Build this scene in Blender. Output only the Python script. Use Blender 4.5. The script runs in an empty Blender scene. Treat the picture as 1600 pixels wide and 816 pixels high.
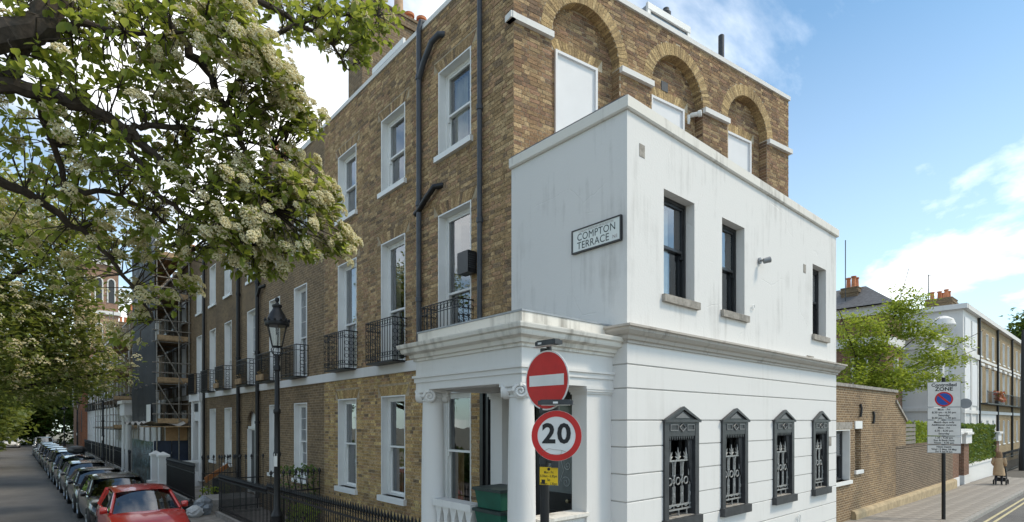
import bpy, bmesh, math, random
import numpy as np
from mathutils import Vector, Matrix
random.seed(7); rng = np.random.default_rng(7)
S = bpy.context.scene
COL = S.collection
# ------------------------------------------------------------------ camera, sky, sun, exposure
F = 857.98; HZ = 658.0; H = 3.05             # focal length and horizon in photo pixels, eye height in metres
RX, RY = 0.750721, 0.660619                  # world x axis seen from the camera (right, forward)
cam_d = bpy.data.cameras.new('camera'); cam = bpy.data.objects.new('camera', cam_d); COL.objects.link(cam)
cam.location = (0, 0, H); cam.rotation_euler = (math.pi/2, 0, math.atan2(RX, RY) - math.pi/2)
cam_d.sensor_width = 36; cam_d.lens = F/1600*36; cam_d.shift_y = (HZ-408)/1600
cam_d.clip_start = .05; cam_d.clip_end = 3000
S.camera = cam
S.render.resolution_x = 1024; S.render.resolution_y = 522
S.view_settings.view_transform = 'Standard'; S.view_settings.look = 'None'
S.view_settings.gamma = 1; S.view_settings.exposure = 1.36; S.view_settings.use_curve_mapping = False
SUN_DIR = Vector((0.70, -0.72, 1.30)).normalized()      # towards the sun
SKY_SEED = 30.6; SKY_TURN = 0
W = bpy.data.worlds.new('World'); S.world = W; W.use_nodes = True
def sky():
    nt = W.node_tree; N = nt.nodes; L = nt.links; N.clear()
    out = N.new('ShaderNodeOutputWorld'); bg = N.new('ShaderNodeBackground'); bg2 = N.new('ShaderNodeBackground')
    st = N.new('ShaderNodeTexSky'); st.sky_type = 'NISHITA'; st.sun_disc = False
    st.sun_elevation = math.asin(SUN_DIR.z); st.sun_rotation = math.atan2(SUN_DIR.x, SUN_DIR.y)
    st.air_density = 1.0; st.dust_density = 0.6; st.ozone_density = 1.6
    bg.inputs['Strength'].default_value = 0.068
    tint = N.new('ShaderNodeMix'); tint.data_type = 'RGBA'; tint.blend_type = 'MULTIPLY'; tint.inputs[0].default_value = 1
    tint.inputs[7].default_value = (.50, .90, 1.0, 1); L.new(st.outputs[0], tint.inputs[6]); L.new(tint.outputs[2], bg.inputs['Color'])
    bg2.inputs['Color'].default_value = (1, .965, .90, 1); bg2.inputs['Strength'].default_value = 1.15
    tc = N.new('ShaderNodeTexCoord'); sep = N.new('ShaderNodeSeparateXYZ'); mp = N.new('ShaderNodeMapping'); mp.inputs['Rotation'].default_value = (0, 0, math.radians(SKY_TURN)); L.new(tc.outputs['Generated'], mp.inputs[0]); L.new(mp.outputs[0], sep.inputs[0])
    def math_(op, a, b=None):
        m = N.new('ShaderNodeMath'); m.operation = op
        for i, v in enumerate((a, b)):
            if v is None: continue
            if isinstance(v, (int, float)): m.inputs[i].default_value = v
            else: L.new(v, m.inputs[i])
        return m.outputs[0]
    z = math_('ADD', math_('MAXIMUM', sep.outputs[2], 0.0), .22)
    cx = math_('DIVIDE', sep.outputs[0], z); cy = math_('DIVIDE', sep.outputs[1], z)
    cmb = N.new('ShaderNodeCombineXYZ'); L.new(cx, cmb.inputs[0]); L.new(cy, cmb.inputs[1]); cmb.inputs[2].default_value = SKY_SEED
    n1 = N.new('ShaderNodeTexNoise'); n1.inputs['Scale'].default_value = .62; n1.inputs['Detail'].default_value = 10; n1.inputs['Roughness'].default_value = .58
    n1.inputs['Distortion'].default_value = .3
    L.new(cmb.outputs[0], n1.inputs['Vector'])
    mr = N.new('ShaderNodeMapRange'); mr.inputs[1].default_value = .44; mr.inputs[2].default_value = .67; mr.clamp = True
    mr.interpolation_type = 'SMOOTHSTEP'
    L.new(n1.outputs[0], mr.inputs[0])
    hz = N.new('ShaderNodeMapRange'); hz.inputs[1].default_value = .0; hz.inputs[2].default_value = .55; hz.inputs[3].default_value = .25; hz.inputs[4].default_value = 0.04   # pale air towards the horizon
    L.new(sep.outputs[2], hz.inputs[0])
    fac = math_('MAXIMUM', math_('MULTIPLY', mr.outputs[0], .86), hz.outputs[0])
    mx = N.new('ShaderNodeMixShader'); L.new(fac, mx.inputs[0]); L.new(bg.outputs[0], mx.inputs[1]); L.new(bg2.outputs[0], mx.inputs[2])
    L.new(mx.outputs[0], out.inputs[0])
sky()
sd = bpy.data.lights.new('sun', 'SUN'); sun = bpy.data.objects.new('sun', sd); COL.objects.link(sun)
sd.energy = 1.05; sd.angle = math.radians(10); sd.color = (1, .87, .69)
sun.rotation_euler = SUN_DIR.to_track_quat('Z', 'Y').to_euler(); sun.location = (20, -20, 40)

# ------------------------------------------------------------------ pixels of the photograph to directions
def ray(px):
    a = (px-800)/F; return a*RX+RY, -a*RY+RX
def onx(px, py, X):
    d = ray(px); t = X/d[0]; return Vector((X, t*d[1], H-(py-HZ)/F*t))
def ony(px, py, Y):
    d = ray(px); t = Y/d[1]; return Vector((t*d[0], Y, H-(py-HZ)/F*t))
def at(px, py, t):
    d = ray(px); return Vector((t*d[0], t*d[1], H-(py-HZ)/F*t))
def gz(x, y):                                 # the pavement level falls gently along both streets
    return -.007*max(0, y-8) - .012*max(0, x-12)
CAM = Vector((0, 0, H))

# ------------------------------------------------------------------ mesh builder
class Fr:                                     # a frame: u along the wall, v up, n out of the wall
    def __init__(s, o, u, n): s.o = Vector(o); s.u = Vector((u[0], u[1], 0)); s.n = Vector((n[0], n[1], 0))
    def p(s, u, v, n): return s.o + s.u*u + s.n*n + Vector((0, 0, v))
WORLD = Fr((0, 0, 0), (1, 0), (0, 1))
ORG = {}
class MB:
    def __init__(s): s.v = []; s.f = []; s.t = []
    def add(s, vs, fs, tint=None):
        k = len(s.v); s.v += [tuple(v) for v in vs]; s.f += [tuple(i+k for i in f) for f in fs]
        s.t += [tint]*len(fs)
    def box(s, fr, u0, u1, v0, v1, n0, n1, tint=None, back=True):
        P = [fr.p(u, v, n) for n in (n0, n1) for v in (v0, v1) for u in (u0, u1)]
        fs = [(4, 5, 7, 6), (0, 4, 6, 2), (1, 3, 7, 5), (2, 6, 7, 3), (0, 1, 5, 4)]
        if back: fs.append((0, 2, 3, 1))
        s.add(P, fs, tint); return s
    def wb(s, x0, x1, y0, y1, z0, z1): return s.box(WORLD, x0, x1, z0, z1, y0, y1)
    def poly(s, pts, tint=None): s.add(pts, [tuple(range(len(pts)))], tint); return s
    def prism(s, fr, pts, n0, n1, tint=None):
        k = len(pts); P = [fr.p(u, v, n0) for u, v in pts]+[fr.p(u, v, n1) for u, v in pts]
        s.add(P, [tuple(range(k))[::-1], tuple(range(k, 2*k))]+[(i, (i+1) % k, k+(i+1) % k, k+i) for i in range(k)], tint); return s
    def tube(s, pts, r, seg=8, cap=True):
        pts = [Vector(p) for p in pts]; k = len(pts)
        rr = r if isinstance(r, (list, tuple)) else [r]*k
        P = []; up = Vector((.13, .21, .97))
        prev = None
        for i, p in enumerate(pts):
            d = (pts[min(i+1, k-1)]-pts[max(i-1, 0)])
            if d.length < 1e-9: d = Vector((0, 0, 1))
            d.normalize()
            if prev is None:
                a = d.cross(up)
                if a.length < .2: a = d.cross(Vector((1, 0, 0)))
            else: a = prev - d*prev.dot(d)
            a.normalize(); prev = a; b = d.cross(a)
            for j in range(seg):
                q = 2*math.pi*j/seg; P.append(p+(a*math.cos(q)+b*math.sin(q))*rr[i])
        fs = [(i*seg+j, i*seg+(j+1) % seg, (i+1)*seg+(j+1) % seg, (i+1)*seg+j) for i in range(k-1) for j in range(seg)]
        if cap: fs += [tuple(range(seg))[::-1], tuple(range((k-1)*seg, k*seg))]
        s.add(P, fs); return s
    def lathe(s, c, prof, seg=16, axis=None, cap=True):
        c = Vector(c)
        ax = Vector(axis).normalized() if axis is not None else Vector((0, 0, 1))
        a = ax.orthogonal().normalized() if axis is not None else Vector((1, 0, 0)); b = ax.cross(a)
        P = [c+ax*z+(a*math.cos(2*math.pi*j/seg)+b*math.sin(2*math.pi*j/seg))*r for r, z in prof for j in range(seg)]
        k = len(prof)
        fs = [(i*seg+j, i*seg+(j+1) % seg, (i+1)*seg+(j+1) % seg, (i+1)*seg+j) for i in range(k-1) for j in range(seg)]
        if cap: fs += [tuple(range(seg))[::-1], tuple(range((k-1)*seg, k*seg))]
        s.add(P, fs); return s
    def sweep(s, path, prof, side=1):         # a moulding: profile of (out, z) along a mitred plan path
        path = [Vector((p[0], p[1], 0)) for p in path]; k = len(path); m = len(prof); P = []
        for i, p in enumerate(path):
            ns = []
            if i > 0: d = (path[i]-path[i-1]).normalized(); ns.append(Vector((d.y, -d.x, 0))*side)
            if i < k-1: d = (path[i+1]-path[i]).normalized(); ns.append(Vector((d.y, -d.x, 0))*side)
            mv = ns[0] if len(ns) == 1 else (ns[0]+ns[1])/(1+ns[0].dot(ns[1]))
            for o, z in prof: P.append(p+mv*o+Vector((0, 0, z)))
        fs = [(i*m+j, (i+1)*m+j, (i+1)*m+(j+1) % m, i*m+(j+1) % m) for i in range(k-1) for j in range(m)]
        fs += [tuple(range(m)), tuple(range((k-1)*m, k*m))[::-1]]
        s.add(P, fs); return s
    def mesh(s, name, mat, org=(0, 0, 0), smooth=False, fix=True):
        me = bpy.data.meshes.new(name); o = Vector(org)
        me.from_pydata([(v[0]-o.x, v[1]-o.y, v[2]-o.z) for v in s.v], [], s.f)
        if any(t is not None for t in s.t):
            at_ = me.attributes.new('tint', 'FLOAT_COLOR', 'FACE')
            at_.data.foreach_set('color', [c for t in s.t for c in ((*t, 1) if t is not None else (.3, .22, .13, 1))])
        if fix and len(s.f) < 60000:
            bm = bmesh.new(); bm.from_mesh(me); bmesh.ops.recalc_face_normals(bm, faces=bm.faces); bm.to_mesh(me); bm.free()
        if smooth:
            me.polygons.foreach_set('use_smooth', [True]*len(me.polygons))
            if smooth != 'all': me.set_sharp_from_angle(angle=math.radians(38))
        me.materials.append(mat); me.update(); return me
    def build(s, name, mat, parent=None, smooth=False, kind=None, label=None, fix=True, loc=None):
        org = ORG.get(parent.name, Vector((0, 0, 0))) if parent else Vector(loc or (0, 0, 0))
        o = bpy.data.objects.new(name, s.mesh(name, mat, org, smooth, fix)); COL.objects.link(o)
        if parent: o.parent = parent
        else: o.location = org
        ORG[o.name] = Vector(org)
        if kind: o['kind'] = kind
        if label: o['label'] = label
        return o
def thing(name, label, cat, loc=(0, 0, 0), group=None):
    o = bpy.data.objects.new(name, None); COL.objects.link(o); o.location = loc; o.empty_display_size = .3
    ORG[o.name] = Vector(loc); return tag(o, label, cat, group)
def tag(o, label, cat, group=None):
    o['label'] = label; o['category'] = cat
    if group: o['group'] = group
    return o
def put(name, me, parent, loc, rot=None, scale=None):        # shared mesh data as a part; loc in world metres
    o = bpy.data.objects.new(name, me); COL.objects.link(o)
    if parent: o.parent = parent
    o.location = Vector(loc) - (ORG[parent.name] if parent else Vector((0, 0, 0)))
    if rot is not None: o.rotation_euler = rot
    if scale is not None: o.scale = scale
    ORG[o.name] = ORG[parent.name] if parent else Vector((0, 0, 0))
    return o
def copy_tree(o, loc=None, rotz=None, parent=None):
    c = o.copy(); COL.objects.link(c); c.parent = parent
    if loc is not None: c.location = loc
    if rotz is not None: c.rotation_euler = (0, 0, rotz)
    for ch in o.children: copy_tree(ch, parent=c)
    return c
def text(body, size, mat, parent, fr, u, v, n, name='lettering', bold=0.0, sx=1.0, align='CENTER', space=1.0):
    cu = bpy.data.curves.new('lettering', 'FONT'); cu.body = body; cu.size = size; cu.align_x = align; cu.align_y = 'CENTER'
    cu.offset = bold; cu.space_character = space; cu.resolution_u = 3; cu.space_line = .95
    tmp = bpy.data.objects.new('lettering_source', cu); COL.objects.link(tmp)
    me = bpy.data.meshes.new_from_object(tmp.evaluated_get(bpy.context.evaluated_depsgraph_get()))
    bpy.data.objects.remove(tmp); bpy.data.curves.remove(cu)
    org = ORG[parent.name] if parent else Vector((0, 0, 0))
    right = fr.n.cross(Vector((0, 0, 1))) * -1       # reading direction as seen from in front
    for vt in me.vertices:
        q = fr.p(u, v, n) + right*(vt.co.x*sx) + Vector((0, 0, vt.co.y)); vt.co = q-org
    me.materials.clear(); me.materials.append(mat)
    o = bpy.data.objects.new(name, me); COL.objects.link(o); o.parent = parent; ORG[o.name] = org
    return o

# ------------------------------------------------------------------ materials
MATS = {}
def nodes(name):
    m = bpy.data.materials.new(name); m.use_nodes = True; nt = m.node_tree
    return m, nt, nt.nodes, nt.links, nt.nodes['Principled BSDF']
def ramp(N, L, fac, stops):
    r = N.new('ShaderNodeValToRGB'); e = r.color_ramp.elements
    while len(e) < len(stops): e.new(.5)
    for i, (p, c) in enumerate(stops): e[i].position = p; e[i].color = (*c, 1) if len(c) == 3 else c
    L.new(fac, r.inputs[0]); return r.outputs[0]
def noise(N, L, vec, scale, detail=4, rough=.55, dist=0):
    n = N.new('ShaderNodeTexNoise'); n.inputs['Scale'].default_value = scale; n.inputs['Detail'].default_value = detail
    n.inputs['Roughness'].default_value = rough; n.inputs['Distortion'].default_value = dist
    if vec is not None: L.new(vec, n.inputs['Vector'])
    return n.outputs[0]
def mixc(N, L, fac, a, b, mode='MIX'):
    m = N.new('ShaderNodeMix'); m.data_type = 'RGBA'; m.blend_type = mode
    for sock, v in ((m.inputs[0], fac), (m.inputs[6], a), (m.inputs[7], b)):
        if isinstance(v, (int, float)): sock.default_value = v
        elif isinstance(v, tuple): sock.default_value = (*v, 1) if len(v) == 3 else v
        else: L.new(v, sock)
    return m.outputs[2]
def bump(N, L, P, h, strength, dist=.01):
    b = N.new('ShaderNodeBump'); b.inputs['Strength'].default_value = strength; b.inputs['Distance'].default_value = dist
    L.new(h, b.inputs['Height']); L.new(b.outputs[0], P.inputs['Normal'])
def pos(N, L, sx=1, sy=1, sz=1):
    g = N.new('ShaderNodeNewGeometry'); mp = N.new('ShaderNodeMapping'); mp.inputs['Scale'].default_value = (sx, sy, sz)
    L.new(g.outputs['Position'], mp.inputs[0]); return mp.outputs[0]
def objc(N, L):
    return N.new('ShaderNodeTexCoord').outputs['Object']
def mat(name, col, rough=.7, metal=0, var=.12, scale=5, bmp=0, bscale=60, spec=.4, coat=0):
    m, nt, N, L, P = nodes(name); c = objc(N, L)
    lo = tuple(x*(1-var) for x in col); hi = tuple(min(1, x*(1+var)) for x in col)
    L.new(ramp(N, L, noise(N, L, c, scale), [(.3, lo), (.7, hi)]), P.inputs['Base Color'])
    P.inputs['Roughness'].default_value = rough; P.inputs['Metallic'].default_value = metal
    P.inputs['Specular IOR Level'].default_value = spec; P.inputs['Coat Weight'].default_value = coat
    if bmp: bump(N, L, P, noise(N, L, c, bscale, 3), bmp, .006)
    return m
def stucco(name, col, dirt=(.42, .40, .36), amount=.35, bmp=.25):
    m, nt, N, L, P = nodes(name)
    big = noise(N, L, pos(N, L, .7, .7, .7), 1.3, 6, .6)
    streak = noise(N, L, pos(N, L, 5, 5, .35), 1.6, 6, .62)
    spots = noise(N, L, pos(N, L), 9, 5, .7)
    a = N.new('ShaderNodeMath'); a.operation = 'MULTIPLY'; L.new(big, a.inputs[0]); L.new(streak, a.inputs[1])
    f = ramp(N, L, a.outputs[0], [(.26, (0, 0, 0)), (.46, (amount,)*3)])
    c1 = mixc(N, L, f, col, dirt)
    sp = ramp(N, L, spots, [(.66, (0, 0, 0)), (.78, (.45*amount,)*3)])
    L.new(mixc(N, L, sp, c1, dirt), P.inputs['Base Color'])
    # hairline cracks
    v = N.new('ShaderNodeTexVoronoi'); v.feature = 'DISTANCE_TO_EDGE'; v.inputs['Scale'].default_value = .9
    wob = N.new('ShaderNodeMix'); wob.data_type = 'VECTOR'; wob.inputs[0].default_value = .12
    nz = N.new('ShaderNodeTexNoise'); nz.inputs['Scale'].default_value = 3; nz.inputs['Detail'].default_value = 5
    pv = pos(N, L); L.new(pv, nz.inputs['Vector']); L.new(pv, wob.inputs[4]); L.new(nz.outputs['Color'], wob.inputs[5])
    L.new(wob.outputs[1], v.inputs['Vector'])
    crack = ramp(N, L, v.outputs['Distance'], [(0, (0, 0, 0)), (.006, (1, 1, 1))])
    mask = ramp(N, L, noise(N, L, pv, .8, 2), [(.55, (1, 1, 1)), (.62, (0, 0, 0))])
    ck = mixc(N, L, 1.0, crack, mask, 'LIGHTEN')
    n2 = noise(N, L, pv, 28, 5, .6)
    hsum = mixc(N, L, .55, ck, n2, 'MULTIPLY')
    bump(N, L, P, hsum, bmp, .012)
    P.inputs['Roughness'].default_value = .72; P.inputs['Specular IOR Level'].default_value = .3
    return m
def brick_tint(name, soot=.45, grime=(.055, .045, .038)):
    m, nt, N, L, P = nodes(name)
    a = N.new('ShaderNodeAttribute'); a.attribute_name = 'tint'
    pv = pos(N, L)
    f = ramp(N, L, noise(N, L, pos(N, L, 1, 1, .55), .9, 5, .6), [(.42, (0, 0, 0)), (.68, (soot,)*3)])
    c = mixc(N, L, f, a.outputs['Color'], grime)
    sp = ramp(N, L, noise(N, L, pv, 34, 4, .7), [(.34, (.48,)*3), (.5, (.95,)*3), (.68, (1.38,)*3)])
    L.new(mixc(N, L, 1.0, c, sp, 'MULTIPLY'), P.inputs['Base Color'])
    bump(N, L, P, noise(N, L, pv, 70, 4), .6, .008)
    P.inputs['Roughness'].default_value = .9; P.inputs['Specular IOR Level'].default_value = .2
    return m
def brick_tex(name, c1, c2, mortar, soot=.5, grime=(.06, .05, .042), w=.225, h=.075, ms=.007):
    m, nt, N, L, P = nodes(name)
    g = N.new('ShaderNodeNewGeometry'); s = N.new('ShaderNodeSeparateXYZ'); L.new(g.outputs['Position'], s.inputs[0])
    ad = N.new('ShaderNodeMath'); ad.operation = 'ADD'; L.new(s.outputs[0], ad.inputs[0]); L.new(s.outputs[1], ad.inputs[1])
    cb = N.new('ShaderNodeCombineXYZ'); L.new(ad.outputs[0], cb.inputs[0]); L.new(s.outputs[2], cb.inputs[1])
    b = N.new('ShaderNodeTexBrick'); L.new(cb.outputs[0], b.inputs['Vector'])
    for k, v in (('Scale', 1), ('Mortar Size', ms), ('Mortar Smooth', .15), ('Bias', -.1), ('Brick Width', w), ('Row Height', h)): b.inputs[k].default_value = v
    b.inputs['Color1'].default_value = (*c1, 1); b.inputs['Color2'].default_value = (*c2, 1); b.inputs['Mortar'].default_value = (*mortar, 1)
    f = ramp(N, L, noise(N, L, g.outputs['Position'], .8, 5, .6), [(.4, (0, 0, 0)), (.7, (soot,)*3)])
    c = mixc(N, L, f, b.outputs['Color'], grime)
    sp = ramp(N, L, noise(N, L, cb.outputs[0], 9, 5, .75), [(.3, (.6,)*3), (.7, (1.3,)*3)])
    L.new(mixc(N, L, 1.0, c, sp, 'MULTIPLY'), P.inputs['Base Color'])
    inv = N.new('ShaderNodeMath'); inv.operation = 'SUBTRACT'; inv.inputs[0].default_value = 1; L.new(b.outputs['Fac'], inv.inputs[1])
    bump(N, L, P, inv.outputs[0], .8, .012)
    P.inputs['Roughness'].default_value = .9; P.inputs['Specular IOR Level'].default_value = .2
    return m
def glass(name, tint=(.9, .95, .95), refl=2.1, base=.07, rough=.0):
    m, nt, N, L, P = nodes(name); N.remove(P); out = N['Material Output']
    tr = N.new('ShaderNodeBsdfTransparent'); tr.inputs[0].default_value = (*tint, 1)
    gl = N.new('ShaderNodeBsdfGlossy'); gl.inputs['Roughness'].default_value = rough; gl.inputs['Color'].default_value = (.95, .97, 1, 1)
    fr = N.new('ShaderNodeFresnel'); fr.inputs[0].default_value = 1.5
    nz = N.new('ShaderNodeTexNoise'); nz.inputs['Scale'].default_value = 1.7
    b = N.new('ShaderNodeBump'); b.inputs['Strength'].default_value = .03; b.inputs['Distance'].default_value = .05
    L.new(nz.outputs[0], b.inputs['Height']); L.new(b.outputs[0], gl.inputs['Normal'])
    mm = N.new('ShaderNodeMath'); mm.operation = 'MULTIPLY_ADD'; mm.inputs[1].default_value = refl; mm.inputs[2].default_value = base; mm.use_clamp = True
    L.new(fr.outputs[0], mm.inputs[0]); mx = N.new('ShaderNodeMixShader'); L.new(mm.outputs[0], mx.inputs[0])
    L.new(tr.outputs[0], mx.inputs[1]); L.new(gl.outputs[0], mx.inputs[2]); L.new(mx.outputs[0], out.inputs[0])
    return m
def leaf(name, cols, trans=.35, rough=.5):
    m, nt, N, L, P = nodes(name); out = N['Material Output']
    g = N.new('ShaderNodeNewGeometry'); oi = N.new('ShaderNodeObjectInfo')
    ad = N.new('ShaderNodeMath'); ad.operation = 'ADD'; L.new(g.outputs['Random Per Island'], ad.inputs[0]); L.new(oi.outputs['Random'], ad.inputs[1])
    fr = N.new('ShaderNodeMath'); fr.operation = 'FRACT'; L.new(ad.outputs[0], fr.inputs[0])
    k = len(cols); c = ramp(N, L, fr.outputs[0], [(i/(k-1), cc) for i, cc in enumerate(cols)])
    L.new(c, P.inputs['Base Color']); P.inputs['Roughness'].default_value = rough; P.inputs['Specular IOR Level'].default_value = .35
    tl = N.new('ShaderNodeBsdfTranslucent'); L.new(mixc(N, L, .5, c, (.44, .48, .05)), tl.inputs[0])
    mx = N.new('ShaderNodeMixShader'); mx.inputs[0].default_value = trans
    L.new(P.outputs[0], mx.inputs[1]); L.new(tl.outputs[0], mx.inputs[2]); L.new(mx.outputs[0], out.inputs[0])
    return m
def asphalt():
    m, nt, N, L, P = nodes('asphalt'); pv = pos(N, L)
    c = ramp(N, L, noise(N, L, pv, .6, 6, .65), [(.3, (.085, .081, .078)), (.7, (.15, .142, .132))])
    sp = ramp(N, L, noise(N, L, pv, 90, 3, .8), [(.3, (.7,)*3), (.75, (1.4,)*3)])
    L.new(mixc(N, L, 1.0, c, sp, 'MULTIPLY'), P.inputs['Base Color']); P.inputs['Roughness'].default_value = .85
    bump(N, L, P, noise(N, L, pv, 120, 3), .6, .01); return m
M_ASPH = asphalt()
M_SLAB = mat('paving_stone', (.27, .245, .215), .85, var=.3, scale=2.2, bmp=.3, bscale=50)
M_JOINT = mat('sand_joint', (.10, .09, .075), .95)
M_KERB = mat('granite_kerb', (.30, .285, .26), .8, var=.25, scale=7, bmp=.35)
M_GROUND = mat('earth', (.17, .16, .12), .95, var=.3)
M_LINE = mat('road_paint', (.50, .44, .26), .8, var=.3, scale=14)
M_STUC = stucco('white_stucco', (.71, .695, .67), (.36, .345, .32), .55, .45)
M_STUC2 = stucco('clean_white_stucco', (.71, .695, .67), amount=.22, bmp=.15)
M_CORN = stucco('weathered_cornice_paint', (.72, .69, .63), (.20, .18, .15), .75, .3)
M_CORN2 = stucco('sooty_cornice_paint', (.46, .42, .37), (.13, .11, .095), .9, .5)
M_STONE = mat('grey_stone_sill', (.30, .275, .24), .85, var=.35, scale=9, bmp=.4)
M_WHITE = mat('white_gloss_paint', (.76, .76, .74), .45, var=.04, scale=3, bmp=.05)
M_BLACK = mat('black_gloss_paint', (.016, .017, .019), .32, var=.3, scale=6)
M_DGREY = mat('dark_grey_paint', (.045, .047, .05), .45, var=.25, scale=8, bmp=.1)
M_IRON = mat('black_iron', (.014, .014, .015), .45, var=.3, scale=20, bmp=.15)
M_PIPE = mat('slate_grey_pipe', (.055, .063, .075), .42, var=.2, scale=4)
M_GRILLE = mat('silvered_iron', (.33, .33, .32), .5, .4, var=.3, scale=30)
M_MORT = mat('mortar', (.40, .32, .22), .95, var=.28, scale=7, bmp=.5, bscale=90)
M_MORTF = mat('flank_mortar', (.50, .42, .31), .95, var=.28, scale=7, bmp=.5, bscale=90)
M_BRICK = brick_tint('stock_brick', .30)
M_BRICKF = brick_tint('flank_stock_brick', .25)
M_VOUS = brick_tint('gauged_brick', .2)
M_BR2 = brick_tex('sooty_brick_terrace', (.27, .185, .102), (.175, .122, .072), (.38, .30, .21), .35)
M_BR3 = brick_tex('brown_brick_terrace', (.23, .155, .085), (.16, .11, .062), (.25, .20, .14), .45)
M_BRWALL = brick_tex('garden_wall_brick', (.29, .185, .095), (.17, .11, .065), (.50, .41, .28), .4, (.085, .06, .045), ms=.010)
M_BRDARK = brick_tex('dark_garden_wall_brick', (.16, .11, .075), (.10, .072, .052), (.44, .36, .26), .3, ms=.010)
M_BRRED = brick_tex('red_brick', (.42, .16, .08), (.32, .115, .06), (.36, .27, .2), .2)
M_BRPINK = brick_tex('weathered_pink_brick', (.40, .24, .17), (.33, .19, .13), (.38, .30, .24), .2)
M_BRPALE = brick_tex('pale_yellow_brick', (.40, .30, .17), (.31, .22, .12), (.38, .33, .25), .25)
M_BRPIER = brick_tex('pier_brick', (.25, .12, .075), (.17, .085, .055), (.33, .29, .22), .15)
M_CHIM = brick_tex('chimney_brick', (.25, .17, .10), (.15, .105, .07), (.32, .27, .19), .3)
M_POT = mat('terracotta', (.50, .185, .085), .8, var=.25, scale=5, bmp=.2)
M_POT2 = mat('buff_clay', (.45, .30, .19), .8, var=.25, scale=5, bmp=.2)
M_SLATE = mat('roof_slate', (.11, .11, .115), .6, var=.3, scale=6, bmp=.3, bscale=20)
M_LEAD = mat('lead_sheet', (.30, .32, .34), .5, .2, var=.2)
M_PANEL = mat('white_painted_panel', (.72, .72, .73), .6, var=.03, scale=2)
M_GLASS = glass('window_glass')
M_GLASSD = glass('far_window_glass', (.55, .6, .62), 1.9, .10)
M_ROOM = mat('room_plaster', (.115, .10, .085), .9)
M_CURT = mat('cream_curtain', (.66, .60, .50), .9, var=.1)
M_CURTT = mat('tan_shutter', (.42, .25, .12), .6, var=.15)
M_BARK = mat('bark', (.055, .043, .033), .95, var=.4, scale=18, bmp=.9, bscale=35)
M_WOOD = mat('scaffold_board', (.36, .24, .13), .85, var=.35, scale=6, bmp=.2)
M_TUBE = mat('galvanised_tube', (.25, .225, .19), .5, .55, var=.3, scale=7)
M_RUBBER = mat('tyre_rubber', (.018, .018, .018), .85)
M_ALLOY = mat('alloy', (.42, .43, .44), .3, .8)
M_RED = mat('sign_red', (.56, .018, .016), .38, var=.12, scale=6)
M_SWHITE = mat('sign_white', (.74, .73, .70), .4, var=.07, scale=5)
M_SBLACK = mat('sign_black', (.012, .012, .013), .5)
M_SGREY = mat('aluminium_back', (.26, .27, .28), .5, .3)
M_YEL = mat('sign_yellow', (.80, .52, .012), .45, var=.05)
M_BLUE = mat('sign_blue', (.015, .09, .42), .45, var=.08)
M_CLAY = mat('faded_lettering', (.22, .17, .14), .6)
M_PALEG = mat('nameplate_enamel', (.72, .76, .73), .3, var=.04)
M_NAVY = mat('navy_hoarding', (.028, .04, .07), .4, var=.3, scale=2)
# ------------------------------------------------------------------ ground, roads, pavements, kerbs
def sheet(name, xs, ys, dz, m, fn=gz):
    mb = MB(); nx, ny = len(xs), len(ys)
    mb.add([(x, y, fn(x, y)+dz) for y in ys for x in xs], [(j*nx+i, j*nx+i+1, (j+1)*nx+i+1, (j+1)*nx+i) for j in range(ny-1) for i in range(nx-1)])
    o = mb.build(name, m, kind='structure'); return o
lin = lambda a, b, n: list(np.linspace(a, b, n))
KX = 3.35; KY = 3.55
kerbx = lambda y: KX - .0166*max(0, y-10)*.6
sheet('ground', [-400, -60, -4.8, 12, 40, 90, 400], [-400, -60, 3, 8, 60, 160, 400], -.16, M_GROUND)
road1 = sheet('terrace_road', lin(-4.6, KX+.1, 4), lin(3.0, 170, 24), -.125, M_ASPH)
road2 = sheet('side_road', [-60, -4.6, 12, 30, 60, 120], [-9, -3, KY], -.129, M_ASPH)
# pavements: one bed and the paving stones laid on it
pav1 = sheet('terrace_pavement', [KX, 4.2, 4.9], lin(KY, 170, 30), -.035, M_JOINT)
pav2 = sheet('side_pavement', [KX, 12, 20, 30, 40, 60, 120], [KY, 5, 8.5], -.037, M_JOINT)
def slab_mesh(w, l):
    mb = MB(); mb.box(WORLD, -w/2, w/2, -.05, 0, -l/2, l/2)
    me = mb.mesh('paving_stone', M_SLAB); return me
def pave(parent, x0, x1, y0, y1, w, l, along='x', skip=lambda x, y: False, limit=300):
    me = slab_mesh(w-.008, l-.008); rows = int((y1-y0)/l+.5); cols = int((x1-x0)/w+.5); spots = []
    for j in range(rows):
        off = (j % 2)*w*.5
        for i in range(cols):
            x = x0+(i+.5)*w+off; y = y0+(j+.5)*l
            if along == 'y': x, y = x0+(j+.5)*l, y0+(i+.5)*w+off
            if not skip(x, y): spots.append((x, y))
    spots.sort(key=lambda p: -((p[0]*RX-p[1]*RY)/(p[0]*RY+p[1]*RX+1e-6) > -1.1 and (p[0]*RX-p[1]*RY)/(p[0]*RY+p[1]*RX) < 1.1)*100+math.hypot(*p))
    ang = math.atan(-.012) if along == 'x' else 0
    for x, y in spots[:limit]:
        put('paving_stone', me, parent, (x, y, gz(x, y)+random.uniform(-.002, .002)), (random.uniform(-.003, .003), random.uniform(-.003, .003)+(.012 if x > 12 else 0), random.uniform(-.002, .002)+(math.pi/2 if along == 'y' else 0)))
pave(pav2, 13.5, 45, KY+.15, 6.0, .62, .46, skip=lambda x, y: y > 6.1)
def pave_y():
    me = slab_mesh(.60, .44)
    for i in range(26):
        for j in range(3):
            x = KX+.15+.44*(j+.5); y = 7+.61*(i+.5)+(j % 2)*.3
            if x < 4.75: put('paving_stone', me, pav1, (x, y, gz(x, y)+.0015*random.random()), (0, 0, math.pi/2))
pave_y()
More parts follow.
